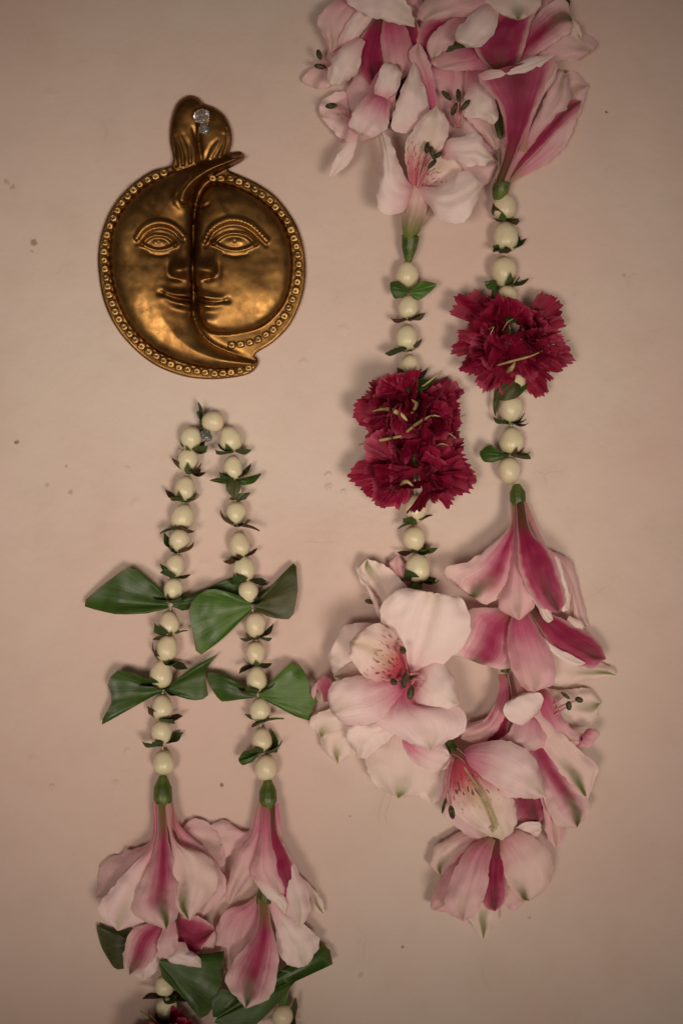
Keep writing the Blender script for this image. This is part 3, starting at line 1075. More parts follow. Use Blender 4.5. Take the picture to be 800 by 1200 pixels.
def push_pin(x, y, d0, lean, scale, label):
    """clear pin: needle in the wall, shoulder, waist and head"""
    prof = [(0.0, 0), (5.2, 0.0), (5.6, 1.6), (4.8, 2.6), (3.4, 4.0), (3.0, 8.0), (3.2, 12.0), (4.6, 14.5), (6.6, 15.6), (7.0, 17.2), (6.4, 18.6), (4.0, 19.4), (0.0, 19.6)]
    seg = 28
    ax = Vector(lean).normalized()
    q = Vector((0, 0, 1)).rotation_difference(ax)
    c = P(x, y, d0)
    vs, fs = [], []
    for r, z in prof:
        for j in range(seg):
            a = 2 * math.pi * j / seg
            vs.append(c + q @ Vector((r * math.cos(a), r * math.sin(a), z)) * S * scale)
    for i in range(len(prof) - 1):
        for j in range(seg):
            k = (j + 1) % seg
            fs.append((i * seg + j, i * seg + k, (i + 1) * seg + k, (i + 1) * seg + j))
    root = empty('push_pin', P(x, y, 0), label, 'push pin')
    mk('head', vs, fs, MAT['plastic'], root, origin=c)
    nv, nf = [], []
    for r, z in ((0.5, -22), (1.3, -6), (1.3, 6.0), (0.4, 7)):
        for j in range(8):
            a = 2 * math.pi * j / 8
            nv.append(c + q @ Vector((r * math.cos(a), r * math.sin(a), z)) * S * scale)
    for i in range(3):
        for j in range(8):
            k = (j + 1) % 8
            nf.append((i * 8 + j, i * 8 + k, (i + 1) * 8 + k, (i + 1) * 8 + j))
    mk('needle', nv, nf, MAT['steel'], root, origin=c)


push_pin(240, 152, 12.5, (-0.1, -1, 0.55), 1.35, 'clear plastic push pin through the knot of the brass plaque')
push_pin(244, 513, 3.5, (-0.12, -1, 0.2), 0.95, 'clear plastic push pin holding the loop of buds')


# ------------------------------------------------------------------ left garland
gl = empty('flower_garland', P(244, 505, 14), 'garland of cream buds and green leaf bows looped over a clear pin', 'garland')
LS = [(224, 515, 13.5), (221, 540, 12.5), (217, 573, 14), (214, 606, 13.5), (210, 634, 12), (205.5, 663, 13.2), (203, 691.5, 12.5), (198.5, 731, 13), (196, 760, 13.8), (189.5, 790, 13.8),
      (190, 829, 13.2), (189.7, 859, 13), (192, 894, 13)]
RS = [(270, 515, 13), (273, 549, 12.5), (276.5, 602.5, 13.5), (281, 638.5, 14), (286, 667, 12.5), (291.5, 694, 13), (299.4, 733, 13), (299.4, 766, 12.5), (301, 796, 13.2), (305, 832, 13),
      (307, 867, 13), (311.5, 900, 13)]
rng = random.Random(11)
bud(gl, 248.5, 494, 11.5, 1.45, 15, rng, n=4, big=0.85)
for lst in (LS, RS):
    for i, (x, y, r) in enumerate(lst):
        nx, ny, _ = lst[min(i + 1, len(lst) - 1)]
        px, py, _ = lst[max(i - 1, 0)]
        bud(gl, x, y, r * 0.96, math.atan2(px - nx, ny - py), 16 + rng.uniform(-0.5, 1.5), rng, sep=(i < len(lst) - 1))
# small open calyx in the gap of the right strand
for (x, y, r) in ((192.5, 1156, 11), (195, 1182, 12.5), (331, 1192, 12)):
    bud(gl, x, y, r, 0.0, 22, rng)
tube('thread', [(192, 905, 16), (190, 829, 16), (198, 731, 16), (203, 691, 16), (214, 606, 16), (221, 540, 16), (225, 512, 15), (240, 500, 13), (250, 496, 13), (268, 510, 15), (273, 549, 16), (277, 590, 16),
                (286, 667, 16), (299, 733, 16), (301, 796, 16), (307, 867, 16), (312, 910, 16)], [0.8, 0.8], MAT['thread'], gl)
wing(gl, (274, 563, 24), [(265, 560, 27), (254, 560, 26), (245, 563, 20), (256, 566, 24), (268, 568, 27)], 'leafd', 1, seed=51)
wing(gl, (275, 563, 24), [(284, 560, 27), (297, 560, 24), (307, 554, 18), (298, 566, 24), (284, 569, 27)], 'leaf', 1, seed=52)
wing(gl, (274, 561, 26), [(265, 564, 31), (265, 574, 29), (273, 583, 27), (281, 576, 29), (283, 565, 31)], 'leafd', 2, seed=53)
wing(gl, (277, 588, 22), [(271, 586, 26), (268, 584, 24), (277, 580, 26), (284, 578, 26), (294, 577, 20), (288, 585, 24)], 'leafd', 1, seed=54)
bud(gl, 276, 579, 8.5, 0.0, 15, rng, sep=False)
# leaf bows
wing(gl, (200, 709, 16), [(190, 692, 22), (172, 676, 24), (152, 664, 22), (120, 686, 14), (96, 709, 8), (136, 720, 20), (172, 719, 24), (196, 713, 18)], 'leaf', 6, seed=1)
wing(gl, (200, 709, 16), [(206, 703, 14), (245, 688, 12), (280, 674, 9), (292, 680, 7), (290, 700, 7), (262, 704, 8), (214, 716, 12)], 'leaf', 3, seed=2)
wing(gl, (297, 710, 20), [(286, 700, 28), (262, 692, 32), (243, 690, 32), (226, 703, 27), (221, 718, 24), (226, 742, 22), (232, 769, 20), (262, 748, 28), (288, 722, 24)], 'leafb', 6, seed=3)
wing(gl, (297, 710, 18), [(304, 700, 20), (322, 682, 16), (346, 658, 10), (348, 676, 15), (349, 692, 18), (342, 725, 14), (318, 724, 22), (303, 717, 22)], 'leafd', 5, seed=4)
wing(gl, (193, 808, 17), [(180, 800, 24), (160, 790, 26), (139, 785, 22), (128, 795, 18), (126, 804, 16), (132, 820, 20), (117, 850, 9), (140, 838, 16), (172, 818, 24), (188, 813, 20)], 'leaf', 5, seed=5)
wing(gl, (193, 808, 17), [(203, 802, 24), (224, 783, 22), (256, 766, 12), (246, 778, 16), (240, 789, 20), (244, 817, 14), (226, 821, 20), (202, 814, 20)], 'leaf', 5, seed=6)
wing(gl, (302, 815, 18), [(290, 810, 22), (264, 791, 20), (241, 788, 14), (247, 806, 15), (259, 822, 14), (280, 820, 18), (296, 818, 18)], 'leaf', 5, seed=7)
wing(gl, (302, 815, 18), [(312, 806, 26), (328, 788, 27), (343, 776, 22), (352, 780, 20), (359, 791, 19), (365, 806, 20), (373, 825, 14), (366, 830, 16), (365, 845, 12), (342, 838, 22), (318, 824, 24)], 'leafb', 7, seed=8)
# sepal-like folded leaf beside the lower right buds
wing(gl, (303, 884, 20), [(297, 880, 26), (286, 880, 24), (279, 890, 22), (284, 897, 24), (296, 893, 26)], 'leaf', 2, seed=9)
wing(gl, (312, 882, 14), [(318, 872, 12), (319, 856, 8), (326, 868, 9), (325, 882, 12)], 'leaf', 2, seed=10)
# leaves among the lower flowers
wing(gl, (163, 1110, 12), [(150, 1088, 12), (132, 1090, 8), (113, 1083, 6), (119, 1110, 8), (135, 1136, 8), (150, 1134, 12)], 'leafd', 3, seed=11)
wing(gl, (186, 1126, 44), [(192, 1128, 46), (226, 1132, 40), (262, 1112, 30), (262, 1140, 34), (256, 1170, 38), (237, 1196, 34), (214, 1168, 44), (190, 1146, 46)], 'leaf', 6, seed=12)
wing(gl, (250, 1195, 42), [(247, 1172, 48), (258, 1158, 46), (290, 1166, 34), (330, 1138, 24), (376, 1102, 16), (386, 1112, 17), (392, 1129, 18), (352, 1143, 26), (326, 1176, 34), (296, 1204, 40), (262, 1206, 44)], 'leaf', 6, seed=13)
wing(gl, (330, 1186, 24), [(324, 1168, 26), (337, 1156, 24), (338, 1172, 24), (336, 1184, 24)], 'leafb', 2, seed=14)
wing(gl, (345, 1196, 22), [(338, 1188, 26), (346, 1168, 22), (349, 1180, 20)], 'leafd', 2, seed=15)

# left strand: upper flower
f = ovary(gl, [(191, 909, 20), (191, 924, 21), (191, 950, 23)], [4, 10, 10.5, 6])
pet(f, (184, 940), [(176, 985), (148, 997), (120, 1012)], (112, 1052), [(187, 985), (168, 1020), (136, 1062)], (20, 16, 7), 'P', tilt=-2, bulge=4)
pet(f, (197, 938), [(206, 975), (222, 962), (240, 961)], (262, 985), [(212, 968), (236, 1000), (262, 1015)], (18, 14, 10), 'P', bulge=3)
pet(f, (198, 940), [(208, 980), (218, 1006), (222, 1050)], (232, 1082), [(209, 965), (245, 1000), (266, 1040)], (20, 24, 16), 'P', bulge=5)
pet(f, (185, 940), [(180, 985), (150, 1020), (115, 1065)], (138, 1091), [(191, 980), (187, 1030), (172, 1078)], (24, 34, 34), 'WP', tilt=3, bulge=7, hook=4)
pet(f, (189, 942), [(183, 985), (166, 1035), (155, 1070)], (195, 1090), [(197, 980), (208, 1030), (210, 1070)], (28, 48, 50), 'M', bulge=9, hook=3, mid=0.62)
pet(f, (196, 942), [(200, 985), (202, 1020), (204, 1060)], (222, 1079), [(206, 985), (244, 1004), (254, 1040)], (26, 44, 44), 'PG', tilt=2, bulge=8, hook=5, mid=0.25)
# left strand: lower flower
f = ovary(gl, [(200, 1048, 24), (200, 1060, 25), (200, 1074, 25)], [5, 9, 9])
pet(f, (194, 1066), [(176, 1080), (152, 1092), (144, 1128)], (152, 1143), [(196, 1090), (188, 1112), (176, 1136)], (26, 34, 32), 'M', tilt=2, bulge=5)
pet(f, (190, 1085), [(178, 1100), (160, 1118), (146, 1132)], (168, 1149), [(194, 1100), (188, 1125), (180, 1142)], (24, 26, 24), 'W', bulge=4)
pet(f, (199, 1066), [(190, 1090), (184, 1110), (190, 1128)], (204, 1132), [(206, 1085), (210, 1110), (212, 1126)], (32, 40, 38), 'P', bulge=5)
pet(f, (206, 1064), [(207, 1090), (210, 1112), (222, 1128)], (252, 1090), [(214, 1074), (232, 1074), (246, 1082)], (28, 30, 34), 'MM', bulge=-3)
pet(f, (212, 1104), [(204, 1112), (196, 1124), (204, 1130)], (236, 1134), [(222, 1114), (230, 1118), (236, 1126)], (36, 46, 44), 'W', bulge=5)
pet(f, (216, 1080), [(228, 1110), (232, 1130), (240, 1136)], (253, 1104), [(236, 1080), (248, 1084), (252, 1092)], (22, 22, 22), 'P', bulge=3)
# right strand: upper flower
f = ovary(gl, [(314, 914, 20), (314, 927, 21), (314, 950, 23)], [4, 9.5, 10, 6])
pet(f, (308, 938), [(290, 975), (262, 960), (240, 975)], (222, 1000), [(304, 975), (272, 1000), (244, 1010)], (16, 10, 8), 'P', bulge=3)
pet(f, (308, 940), [(297, 975), (278, 1000), (264, 1050)], (270, 1060), [(310, 985), (303, 1012), (290, 1030)], (22, 28, 22), 'P', tilt=2, bulge=5)
pet(f, (312, 942), [(305, 980), (298, 1010), (296, 1026)], (330, 1060), [(318, 980), (327, 1010), (336, 1040)], (26, 40, 40), 'PP', bulge=7)
pet(f, (318, 940), [(317, 985), (320, 1015), (330, 1050)], (345, 1075), [(325, 975), (342, 1010), (354, 1045)], (24, 36, 36), 'MM', bulge=7)
pet(f, (296, 1026), [(300, 1036), (312, 1052), (325, 1062)], (334, 1072), [(310, 1030), (325, 1044), (336, 1056)], (40, 47, 46), 'W', bulge=3, name='petal_lip')
pet(f, (322, 942), [(330, 985), (330, 1020), (332, 1064)], (352, 1089), [(326, 975), (352, 1025), (365, 1062)], (22, 34, 38), 'WP', bulge=8, hook=3)
pet(f, (326, 1010), [(345, 1035), (362, 1050), (366, 1066)], (380, 1072), [(345, 1020), (366, 1040), (378, 1056)], (14, 14, 12), 'WG', bulge=2)
# right strand: lower flower
f = ovary(gl, [(310, 1034, 24), (310, 1046, 25), (310, 1058, 25)], [5, 8, 9])
pet(f, (304, 1052), [(286, 1060), (262, 1070), (250, 1110)], (272, 1150), [(305, 1080), (300, 1110), (292, 1140)], (22, 18, 18), 'P', bulge=5)
pet(f, (308, 1052), [(300, 1090), (272, 1130), (264, 1152)], (288, 1182), [(318, 1085), (326, 1120), (318, 1166)], (30, 46, 50), 'M', bulge=7, hook=4)
pet(f, (316, 1052), [(322, 1085), (326, 1115), (340, 1134)], (360, 1134), [(335, 1070), (362, 1088), (375, 1104)], (26, 28, 24), 'W', bulge=6)
# crimson carnation hanging below the frame edge
c = ovary(gl, [(196, 1198, 24), (196, 1212, 24), (196, 1228, 24)], [7, 11, 9], name='carnation')
rng = random.Random(3)
for i in range(16):
    a = math.radians(200 + 140 * (i / 15)) + rng.uniform(-0.1, 0.1)
    D = (math.cos(a), 0.55 * math.sin(a) + rng.uniform(-0.1, 0.15), rng.uniform(0.0, 0.7))
    fan(c, (196, 1243, 26), D, (math.sin(a), -math.cos(a), rng.uniform(-0.6, 0.6)), rng.uniform(48, 62), 0.5, rng, amp=4)
tube('stamen', [(190, 1212, 40), (176, 1196, 46), (164, 1184, 44)], [2.5, 3.4, 1.2], MAT['style'], c)
tube('stamen', [(192, 1214, 40), (184, 1200, 48), (176, 1188, 46)], [2.2, 3.0, 1.2], MAT['style'], c)

# ------------------------------------------------------------------ right garland
gr = empty('flower_garland', P(535, -60, 16), 'long two-strand garland of pink lilies, crimson carnations and cream buds', 'garland')
rng = random.Random(29)
A1 = [(477, 322, 13.5), (478.5, 361, 13), (476.5, 396, 13.5), (479.5, 430, 13)]
A2 = [(487, 597, 14.5), (485, 632, 12.8), (489.5, 666, 14)]
B1 = [(590.5, 243, 14), (592, 278, 14), (590, 319, 15), (593, 350, 13.5)]
B2 = [(602, 446, 13), (598, 480, 14), (599, 517, 14.5), (596, 552, 13.5)]
for lst in (A1, A2, B1, B2):
    for i, (x, y, r) in enumerate(lst):
        bud(gr, x, y, r, rng.uniform(-0.06, 0.06), 16 + rng.uniform(-0.5, 1.5), rng, sep=not (lst is B2 and i in (0, 3)) and not (lst is A1 and i == 0))
tube('thread', [(479, 300, 16), (478, 361, 16), (480, 430, 16), (485, 500, 18), (486, 597, 16), (489, 680, 18)], [0.9, 0.9], MAT['thread'], gr)
tube('thread', [(585, 230, 16), (591, 278, 16), (593, 350, 16), (600, 420, 16), (598, 480, 16), (599, 517, 16), (596, 552, 16), (604, 572, 18)], [0.9, 0.9], MAT['thread'], gr)
tube('thread', [(480, 300, 14), (500, 100, 12), (515, -40, 14), (535, -70, 10), (560, -40, 14), (580, 100, 12), (585, 232, 16)], [0.9, 0.9], MAT['thread'], gr)
# broad leaf pair under the top left bud and single leaves beside other buds
wing(gr, (479, 342, 26), [(474, 334, 33), (466, 329, 34), (457, 331, 28), (457, 340, 26), (462, 350, 26), (472, 349, 30)], 'leaf', 2, seed=21)
wing(gr, (480, 343, 26), [(485, 334, 33), (496, 329, 34), (512, 333, 26), (503, 343, 28), (491, 352, 28), (484, 350, 29)], 'leafb', 2, seed=22)
wing(gr, (582, 330, 22), [(578, 328, 27), (567, 330, 26), (571, 339, 26), (582, 340, 28)], 'leaf', 2, seed=23)
wing(gr, (582, 338, 24), [(576, 340, 26), (575, 350, 24), (581, 354, 26), (587, 346, 28)], 'leafd', 1, seed=24)
wing(gr, (603, 446, 34), [(592, 442, 31), (580, 452, 26), (578, 466, 26), (590, 470, 32), (606, 466, 32), (610, 452, 31)], 'leafd', 4, seed=25)
wing(gr, (600, 462, 28), [(608, 454, 28), (619, 450, 22), (614, 458, 24), (606, 466, 26)], 'leaf', 1, seed=26)
wing(gr, (584, 464, 20), [(578, 464, 18), (577, 478, 16), (580, 488, 14), (583, 474, 18)], 'leafd', 1, seed=27)
wing(gr, (592, 534, 24), [(586, 528, 28), (574, 521, 28), (561, 530, 22), (566, 541, 24), (578, 542, 28), (588, 538, 28)], 'leaf', 3, seed=28)
wing(gr, (600, 534, 22), [(608, 530, 24), (618, 531, 20), (622, 538, 16), (612, 538, 22)], 'leafd', 2, seed=29)

# crimson carnations, strung sideways on the left strand (two pressed together) and the right strand
PX = lambda *a: Vector(a)


def carnation(cx, cy, d, lobes, nf, seed, flen, vy, gap=0):
    rng = random.Random(seed)
    c = ovary(gr, [(cx, cy - 14, d - 4), (cx, cy, d - 4), (cx, cy + 14, d - 4)], [2, 3, 2], name='carnation')
    for (ex, ey, ed, half) in lobes:
        D = Vector((ex - cx, ey - cy, ed))
        L = D.length
        sd = Vector((-(ey - cy), ex - cx, rng.uniform(-0.5, 0.5) * L))
        fan(c, (cx + rng.uniform(-4, 4), cy + rng.uniform(-4, 4), d - 2), D, sd, L * (0.93 if seed < 9 else 1.0), half, rng, amp=rng.uniform(2.5, 4.5), waves=rng.choice((1, 2)))
    for i in range(4):
        # crumpled heart facing the room
        a = rng.uniform(0, 6.28)
        fan(c, (cx + rng.uniform(-10, 10), cy + rng.uniform(-26, 26), d + 4), (0.5 * math.cos(a), 0.4 * math.sin(a), 0.7), (math.sin(a), -math.cos(a), rng.uniform(-0.4, 0.4)), rng.uniform(28, 38), rng.uniform(0.8, 1.2), rng, amp=4.5, waves=1, cup=rng.uniform(-0.4, 0.4))
    for sg in ((1, -1, 1, -1) if gap else ()):
        fan(c, (cx - sg * 8, cy + gap + rng.uniform(-8, 8), d + 2), (sg, rng.uniform(-0.3, 0.3), 0.55), (0.1, 1, rng.uniform(-0.3, 0.3)), rng.uniform(34, 46), 0.8, rng, amp=4, waves=2)
    for i in range(nf):
        sg = 1 if i % 2 else -1
        a = sg * rng.uniform(0.1, 1.2)
        el = rng.uniform(-vy, vy)
        D = Vector((math.sin(a), math.sin(el), math.cos(a) * 0.34 + 0.04))
        roll = rng.uniform(0.3, 1.4) * rng.choice((-1, 1))
        sd = Vector((math.cos(a) * math.cos(roll), math.sin(roll), -math.sin(a) * 0.5))
        fan(c, (cx + sg * rng.uniform(0, 14), cy + rng.uniform(-20, 20), d + rng.uniform(-2, 6)), D, sd, rng.uniform(0.8, 1.35) * flen, rng.uniform(0.5, 0.9), rng, amp=rng.uniform(4, 7.5), waves=rng.choice((1, 1, 2)), cup=rng.uniform(-0.3, 0.3))
    return c


c = carnation(485, 482, 22, [(424, 458, 10, 0.48), (417, 482, 16, 0.42), (416, 500, 24, 0.4), (422, 520, 16, 0.5), (545, 462, 10, 0.46), (542, 474, 18, 0.42), (538, 496, 12, 0.46), (540, 514, 16, 0.5), (446, 452, 8, 0.5), (524, 458, 14, 0.45)], 22, 7, 40, 0.45, gap=33)
for pts, r in (([(432, 483, 44), (452, 479, 52), (470, 486, 54), (478, 496, 50)], [0.8, 3.0, 5.0, 2.0]), ([(476, 506, 56), (492, 494, 60), (506, 487, 60), (515, 488, 56)], [2.6, 3.4, 2.4, 1.0]),
               ([(421, 521, 42), (440, 517, 50), (470, 511, 54)], [1.4, 3.2, 2.6]), ([(484, 459, 40), (500, 449, 36), (518, 434, 26)], [1.4, 2.0, 0.8]),
               ([(482, 484, 56), (488, 474, 56), (482, 468, 50)], [2.0, 4.0, 1.2]), ([(522, 492, 30), (534, 490, 28), (545, 486, 26)], [2.4, 2.0, 0.8])):
    tube('stamen', pts, r, MAT['style'], c)
wing(c, (484, 452, 28), [(474, 446, 30), (460, 449, 26), (470, 456, 30), (484, 460, 34), (500, 456, 30), (508, 446, 24), (490, 444, 30)], 'leaf', 3, seed=31)
c = carnation(485, 548, 22, [(417, 530, 14, 0.5), (414, 558, 20, 0.46), (424, 578, 12, 0.48), (552, 532, 14, 0.5), (553, 556, 20, 0.46), (547, 582, 14, 0.45), (546, 572, 8, 0.5), (455, 580, 20, 0.5), (515, 580, 20, 0.5)], 22, 8, 40, 0.45)
for pts, r in (([(512, 508, 30), (524, 507, 36), (534, 514, 34)], [1.0, 1.3, 0.7]), ([(468, 569, 54), (476, 564, 58), (484, 570, 56)], [1.6, 4.4, 1.6]), ([(510, 522, 46), (518, 520, 46), (525, 522, 42)], [1.6, 1.8, 0.8])):
    tube('stamen', pts, r, MAT['style'], c)
c = carnation(598, 400, 22, [(540, 352, 12, 0.3), (548, 375, 14, 0.34), (524, 402, 14, 0.26), (545, 432, 14, 0.34), (566, 456, 12, 0.36), (652, 360, 12, 0.42), (662, 384, 14, 0.34), (667, 410, 14, 0.34),
                             (656, 432, 16, 0.36), (643, 458, 10, 0.3), (626, 440, 20, 0.5), (578, 440, 20, 0.5), (570, 372, 20, 0.4)], 22, 9, 38, 0.5)
for pts, r in (([(582, 428, 56), (600, 423, 60), (622, 417, 58), (635, 411, 52)], [1.8, 2.4, 2.0, 1.0]), ([(640, 406, 46), (655, 402, 38), (667, 399, 28)], [1.4, 1.6, 0.8]), ([(594, 436, 50), (600, 430, 56), (603, 424, 54)], [3.5, 5, 2.0]),
               ([(588, 388, 54), (594, 378, 56), (602, 373, 52)], [0.9, 1.2, 0.7]), ([(572, 386, 50), (578, 383, 54), (574, 392, 54)], [0.8, 1.2, 0.7]), ([(610, 398, 54), (612, 386, 58), (616, 384, 56)], [1.8, 1.3, 0.8]),
               ([(637, 352, 22), (634, 344, 22), (629, 340, 22)], [0.8, 1.0, 1.2])):
    tube('stamen', pts, r, MAT['style'], c)
wing(c, (600, 372, 30), [(592, 362, 30), (586, 368, 32), (596, 380, 36), (606, 376, 34), (616, 362, 28)], 'leaf', 3, seed=32)

# ---- bottom cluster
# right strand: first trumpet
f = ovary(gr, [(605, 568, 24), (606, 577, 26), (607, 595, 28)], [4, 9, 9, 6])
pet(f, (612, 590), [(640, 640), (658, 650), (672, 664)], (690, 736), [(625, 620), (664, 690), (676, 734)], (20, 16, 8), 'P', bulge=4)
pet(f, (602, 588), [(594, 620), (552, 656), (520, 668)], (548, 697), [(602, 640), (596, 690), (570, 708)], (26, 40, 28), 'M', tilt=3, bulge=7, mid=0.64)
pet(f, (606, 590), [(600, 630), (592, 680), (584, 712)], (608, 727), [(612, 630), (620, 680), (627, 708)], (30, 46, 48), 'PP', bulge=6)
pet(f, (609, 588), [(606, 630), (610, 672), (632, 712)], (655, 718), [(622, 622), (646, 650), (662, 700)], (32, 58, 50), 'MM', bulge=9)
pet(f, (608, 668), [(616, 690), (630, 714), (640, 730)], (648, 726), [(614, 674), (630, 692), (640, 706)], (50, 58, 54), 'W', bulge=3, name='petal_lip')
pet(f, (648, 650), [(652, 670), (656, 695), (658, 716)], (666, 714), [(655, 656), (662, 680), (668, 700)], (48, 50, 44), 'W', bulge=3, name='petal_lip')
# right strand: second trumpet
f = ovary(gr, [(607, 694, 22), (608, 702, 22), (608, 712, 22)], [3, 6, 5])
pet(f, (622, 716), [(640, 760), (640, 790), (650, 804)], (722, 792), [(650, 740), (684, 768), (716, 782)], (16, 14, 12), 'WG', bulge=4)
pet(f, (602, 708), [(585, 712), (548, 716), (528, 762)], (556, 772), [(602, 740), (600, 780), (574, 782)], (24, 32, 24), 'M', tilt=2, bulge=6, mid=0.6)
pet(f, (620, 708), [(640, 750), (662, 772), (690, 783)], (710, 772), [(632, 712), (664, 728), (698, 748)], (28, 34, 34), 'MM', bulge=5)
pet(f, (622, 722), [(636, 752), (656, 772), (676, 780)], (686, 777), [(632, 742), (650, 758), (670, 768)], (42, 46, 44), 'W', bulge=3, name='petal_lip')
pet(f, (608, 708), [(594, 744), (598, 780), (612, 806)], (626, 811), [(626, 730), (648, 770), (648, 800)], (34, 52, 54), 'PP', bulge=7)
pet(f, (664, 726), [(668, 736), (676, 744), (682, 746)], (684, 736), [(672, 724), (680, 728), (684, 732)], (24, 26, 24), 'WG', bulge=2)
# lower right flower, turned to the side
f = ovary(gr, [(594, 770, 18), (592, 780, 19), (591, 788, 20)], [3, 5, 4.5])
pet(f, (630, 800), [(640, 806), (664, 808), (690, 806)], (704, 824), [(650, 838), (672, 850), (694, 848)], (20, 14, 10), 'WG', bulge=3)
pet(f, (588, 790), [(584, 810), (570, 840), (545, 850)], (540, 866), [(596, 820), (586, 850), (566, 872)], (26, 30, 24), 'PP', bulge=5)
pet(f, (590, 790), [(582, 820), (566, 846), (558, 868)], (566, 886), [(600, 820), (596, 850), (588, 884)], (26, 24, 20), 'MM', bulge=4)
pet(f, (630, 810), [(630, 840), (650, 870), (670, 876)], (692, 866), [(644, 812), (664, 848), (684, 862)], (26, 38, 34), 'PP', bulge=5)
pet(f, (684, 860), [(678, 866), (680, 874), (690, 876)], (698, 866), [(688, 854), (698, 854), (702, 860)], (36, 42, 38), 'PP', bulge=4)
pet(f, (608, 800), [(616, 850), (640, 890), (660, 915)], (688, 938), [(640, 840), (680, 880), (700, 900)], (24, 38, 30), 'PG', bulge=6, mid=0.35)
pet(f, (610, 840), [(614, 880), (630, 920), (650, 966)], (676, 970), [(638, 868), (666, 910), (692, 944)], (26, 36, 28), 'M', bulge=6, mid=0.62)
pet(f, (612, 860), [(624, 900), (636, 950), (640, 980)], (652, 996), [(634, 900), (652, 940), (660, 976)], (20, 26, 22), 'PP', bulge=4)
pet(f, (604, 860), [(594, 900), (600, 940), (606, 960)], (630, 966), [(622, 880), (640, 920), (642, 950)], (16, 18, 18), 'MM', bulge=4)
pet(f, (626, 838), [(606, 842), (594, 860), (584, 870)], (608, 883), [(636, 850), (642, 868), (634, 876)], (34, 46, 46), 'P', bulge=5)
pet(f, (628, 838), [(610, 850), (592, 840), (592, 824)], (612, 812), [(632, 834), (636, 820), (630, 812)], (42, 52, 50), 'W', bulge=6)
stamen(f, [(640, 846, 36), (652, 836, 42), (666, 827, 44)], 4.2, 5.5, (0.1, 1, 0))
stamen(f, [(640, 842, 34), (656, 828, 40), (678, 820, 42)], 4.2, 5.0, (0.9, 0.3, 0))
stamen(f, [(638, 838, 32), (650, 824, 38), (662, 815, 40)], 2.6, 6.5, (0.8, 0.6, 0))
stamen(f, [(676, 876, 36), (680, 870, 40), (681, 866, 42)], 2.0, 2.6, (0.1, 1, 0))
# flower behind the big one, reaching up to the left strand
f = ovary(gr, [(489, 684, 20), (482, 700, 22), (474, 716, 22)], [7, 9, 8])
pet(f, (474, 712), [(452, 736), (434, 700), (418, 672)], (430, 655), [(478, 690), (462, 672), (446, 660)], (20, 26, 26), 'WG', tilt=-3, bulge=-4)
pet(f, (472, 716), [(450, 716), (436, 690), (420, 674)], (416, 662), [(462, 744), (444, 726), (430, 690)], (24, 32, 32), 'W', bulge=5)
pet(f, (480, 700), [(464, 690), (458, 672), (456, 660)], (466, 650), [(486, 690), (478, 672), (474, 660)], (16, 16, 12), 'PP', bulge=3)
pet(f, (462, 734), [(436, 730), (420, 730), (402, 735)], (384, 768), [(452, 770), (420, 790), (394, 794)], (22, 28, 26), 'W', bulge=6)
pet(f, (440, 790), [(424, 776), (404, 780), (396, 786)], (390, 792), [(440, 806), (416, 806), (398, 800)], (30, 36, 34), 'WG', bulge=4)
stamen(f, [(462, 724, 22), (448, 714, 20), (433, 705, 18)], 3.6, 6.0, (1, 0.25, 0))
# big open flower facing the room
f = ovary(gr, [(490, 770, 8), (486, 780, 16), (481, 792, 26)], [7, 8, 9])
pet(f, (440, 830), [(400, 826), (368, 838), (364, 850)], (376, 864), [(430, 850), (404, 866), (388, 868)], (26, 24, 18), 'WG', bulge=4)
pet(f, (440, 840), [(404, 850), (378, 860), (378, 878)], (396, 896), [(430, 862), (414, 884), (404, 890)], (24, 20, 14), 'WG', bulge=4)
pet(f, (384, 822), [(376, 812), (366, 804), (364, 812)], (368, 820), [(388, 800), (382, 790), (374, 798)], (26, 30, 28), 'PP', bulge=4, ruf=8)
pet(f, (470, 838), [(436, 846), (414, 848), (406, 862)], (420, 888), [(462, 860), (444, 876), (430, 888)], (34, 40, 36), 'W', bulge=6)
pet(f, (466, 850), [(430, 884), (430, 900), (440, 920)], (466, 936), [(500, 870), (520, 890), (500, 926)], (28, 34, 28), 'WG', bulge=7)
pet(f, (490, 850), [(476, 880), (478, 920), (490, 934)], (506, 943), [(524, 870), (530, 900), (520, 930)], (22, 24, 20), 'W', bulge=5)
pet(f, (476, 862), [(470, 872), (490, 900), (508, 904)], (528, 900), [(500, 868), (522, 876), (530, 888)], (36, 42, 38), 'WP', bulge=4)
pet(f, (482, 788), [(456, 756), (446, 712), (474, 689)], (508, 703), [(514, 782), (550, 744), (540, 701)], (36, 66, 60), 'W', bulge=9, crease=9)
pet(f, (484, 796), [(496, 776), (514, 772), (530, 790)], (538, 826), [(486, 820), (494, 832), (520, 834)], (38, 62, 60), 'W', bulge=8)
pet(f, (480, 800), [(452, 828), (442, 848), (474, 868)], (504, 880), [(492, 826), (536, 828), (544, 856)], (40, 70, 66), 'WP', bulge=8, crease=5)
pet(f, (476, 800), [(444, 790), (400, 796), (384, 810)], (388, 836), [(466, 824), (442, 846), (408, 850)], (42, 72, 68), 'WP', bulge=9)
pet(f, (478, 792), [(470, 752), (448, 732), (430, 734)], (409, 752), [(460, 798), (434, 796), (412, 774)], (44, 80, 80), 'SR', bulge=9, crease=2)
stamen(f, [(480, 800, 46), (476, 780, 74), (472, 762, 92)], 3.8, 4.6, (0.3, 1, 0.2))
stamen(f, [(480, 802, 46), (470, 800, 70), (461, 799, 84)], 4.0, 4.6, (0.6, 0.7, 0.2))
stamen(f, [(480, 802, 46), (478, 800, 66), (474, 797, 80)], 3.6, 9.5, (-0.15, 1, 0.2))
stamen(f, [(481, 803, 46), (482, 808, 66), (481, 812, 80)], 4.2, 8.0, (-0.2, 1, 0.2))
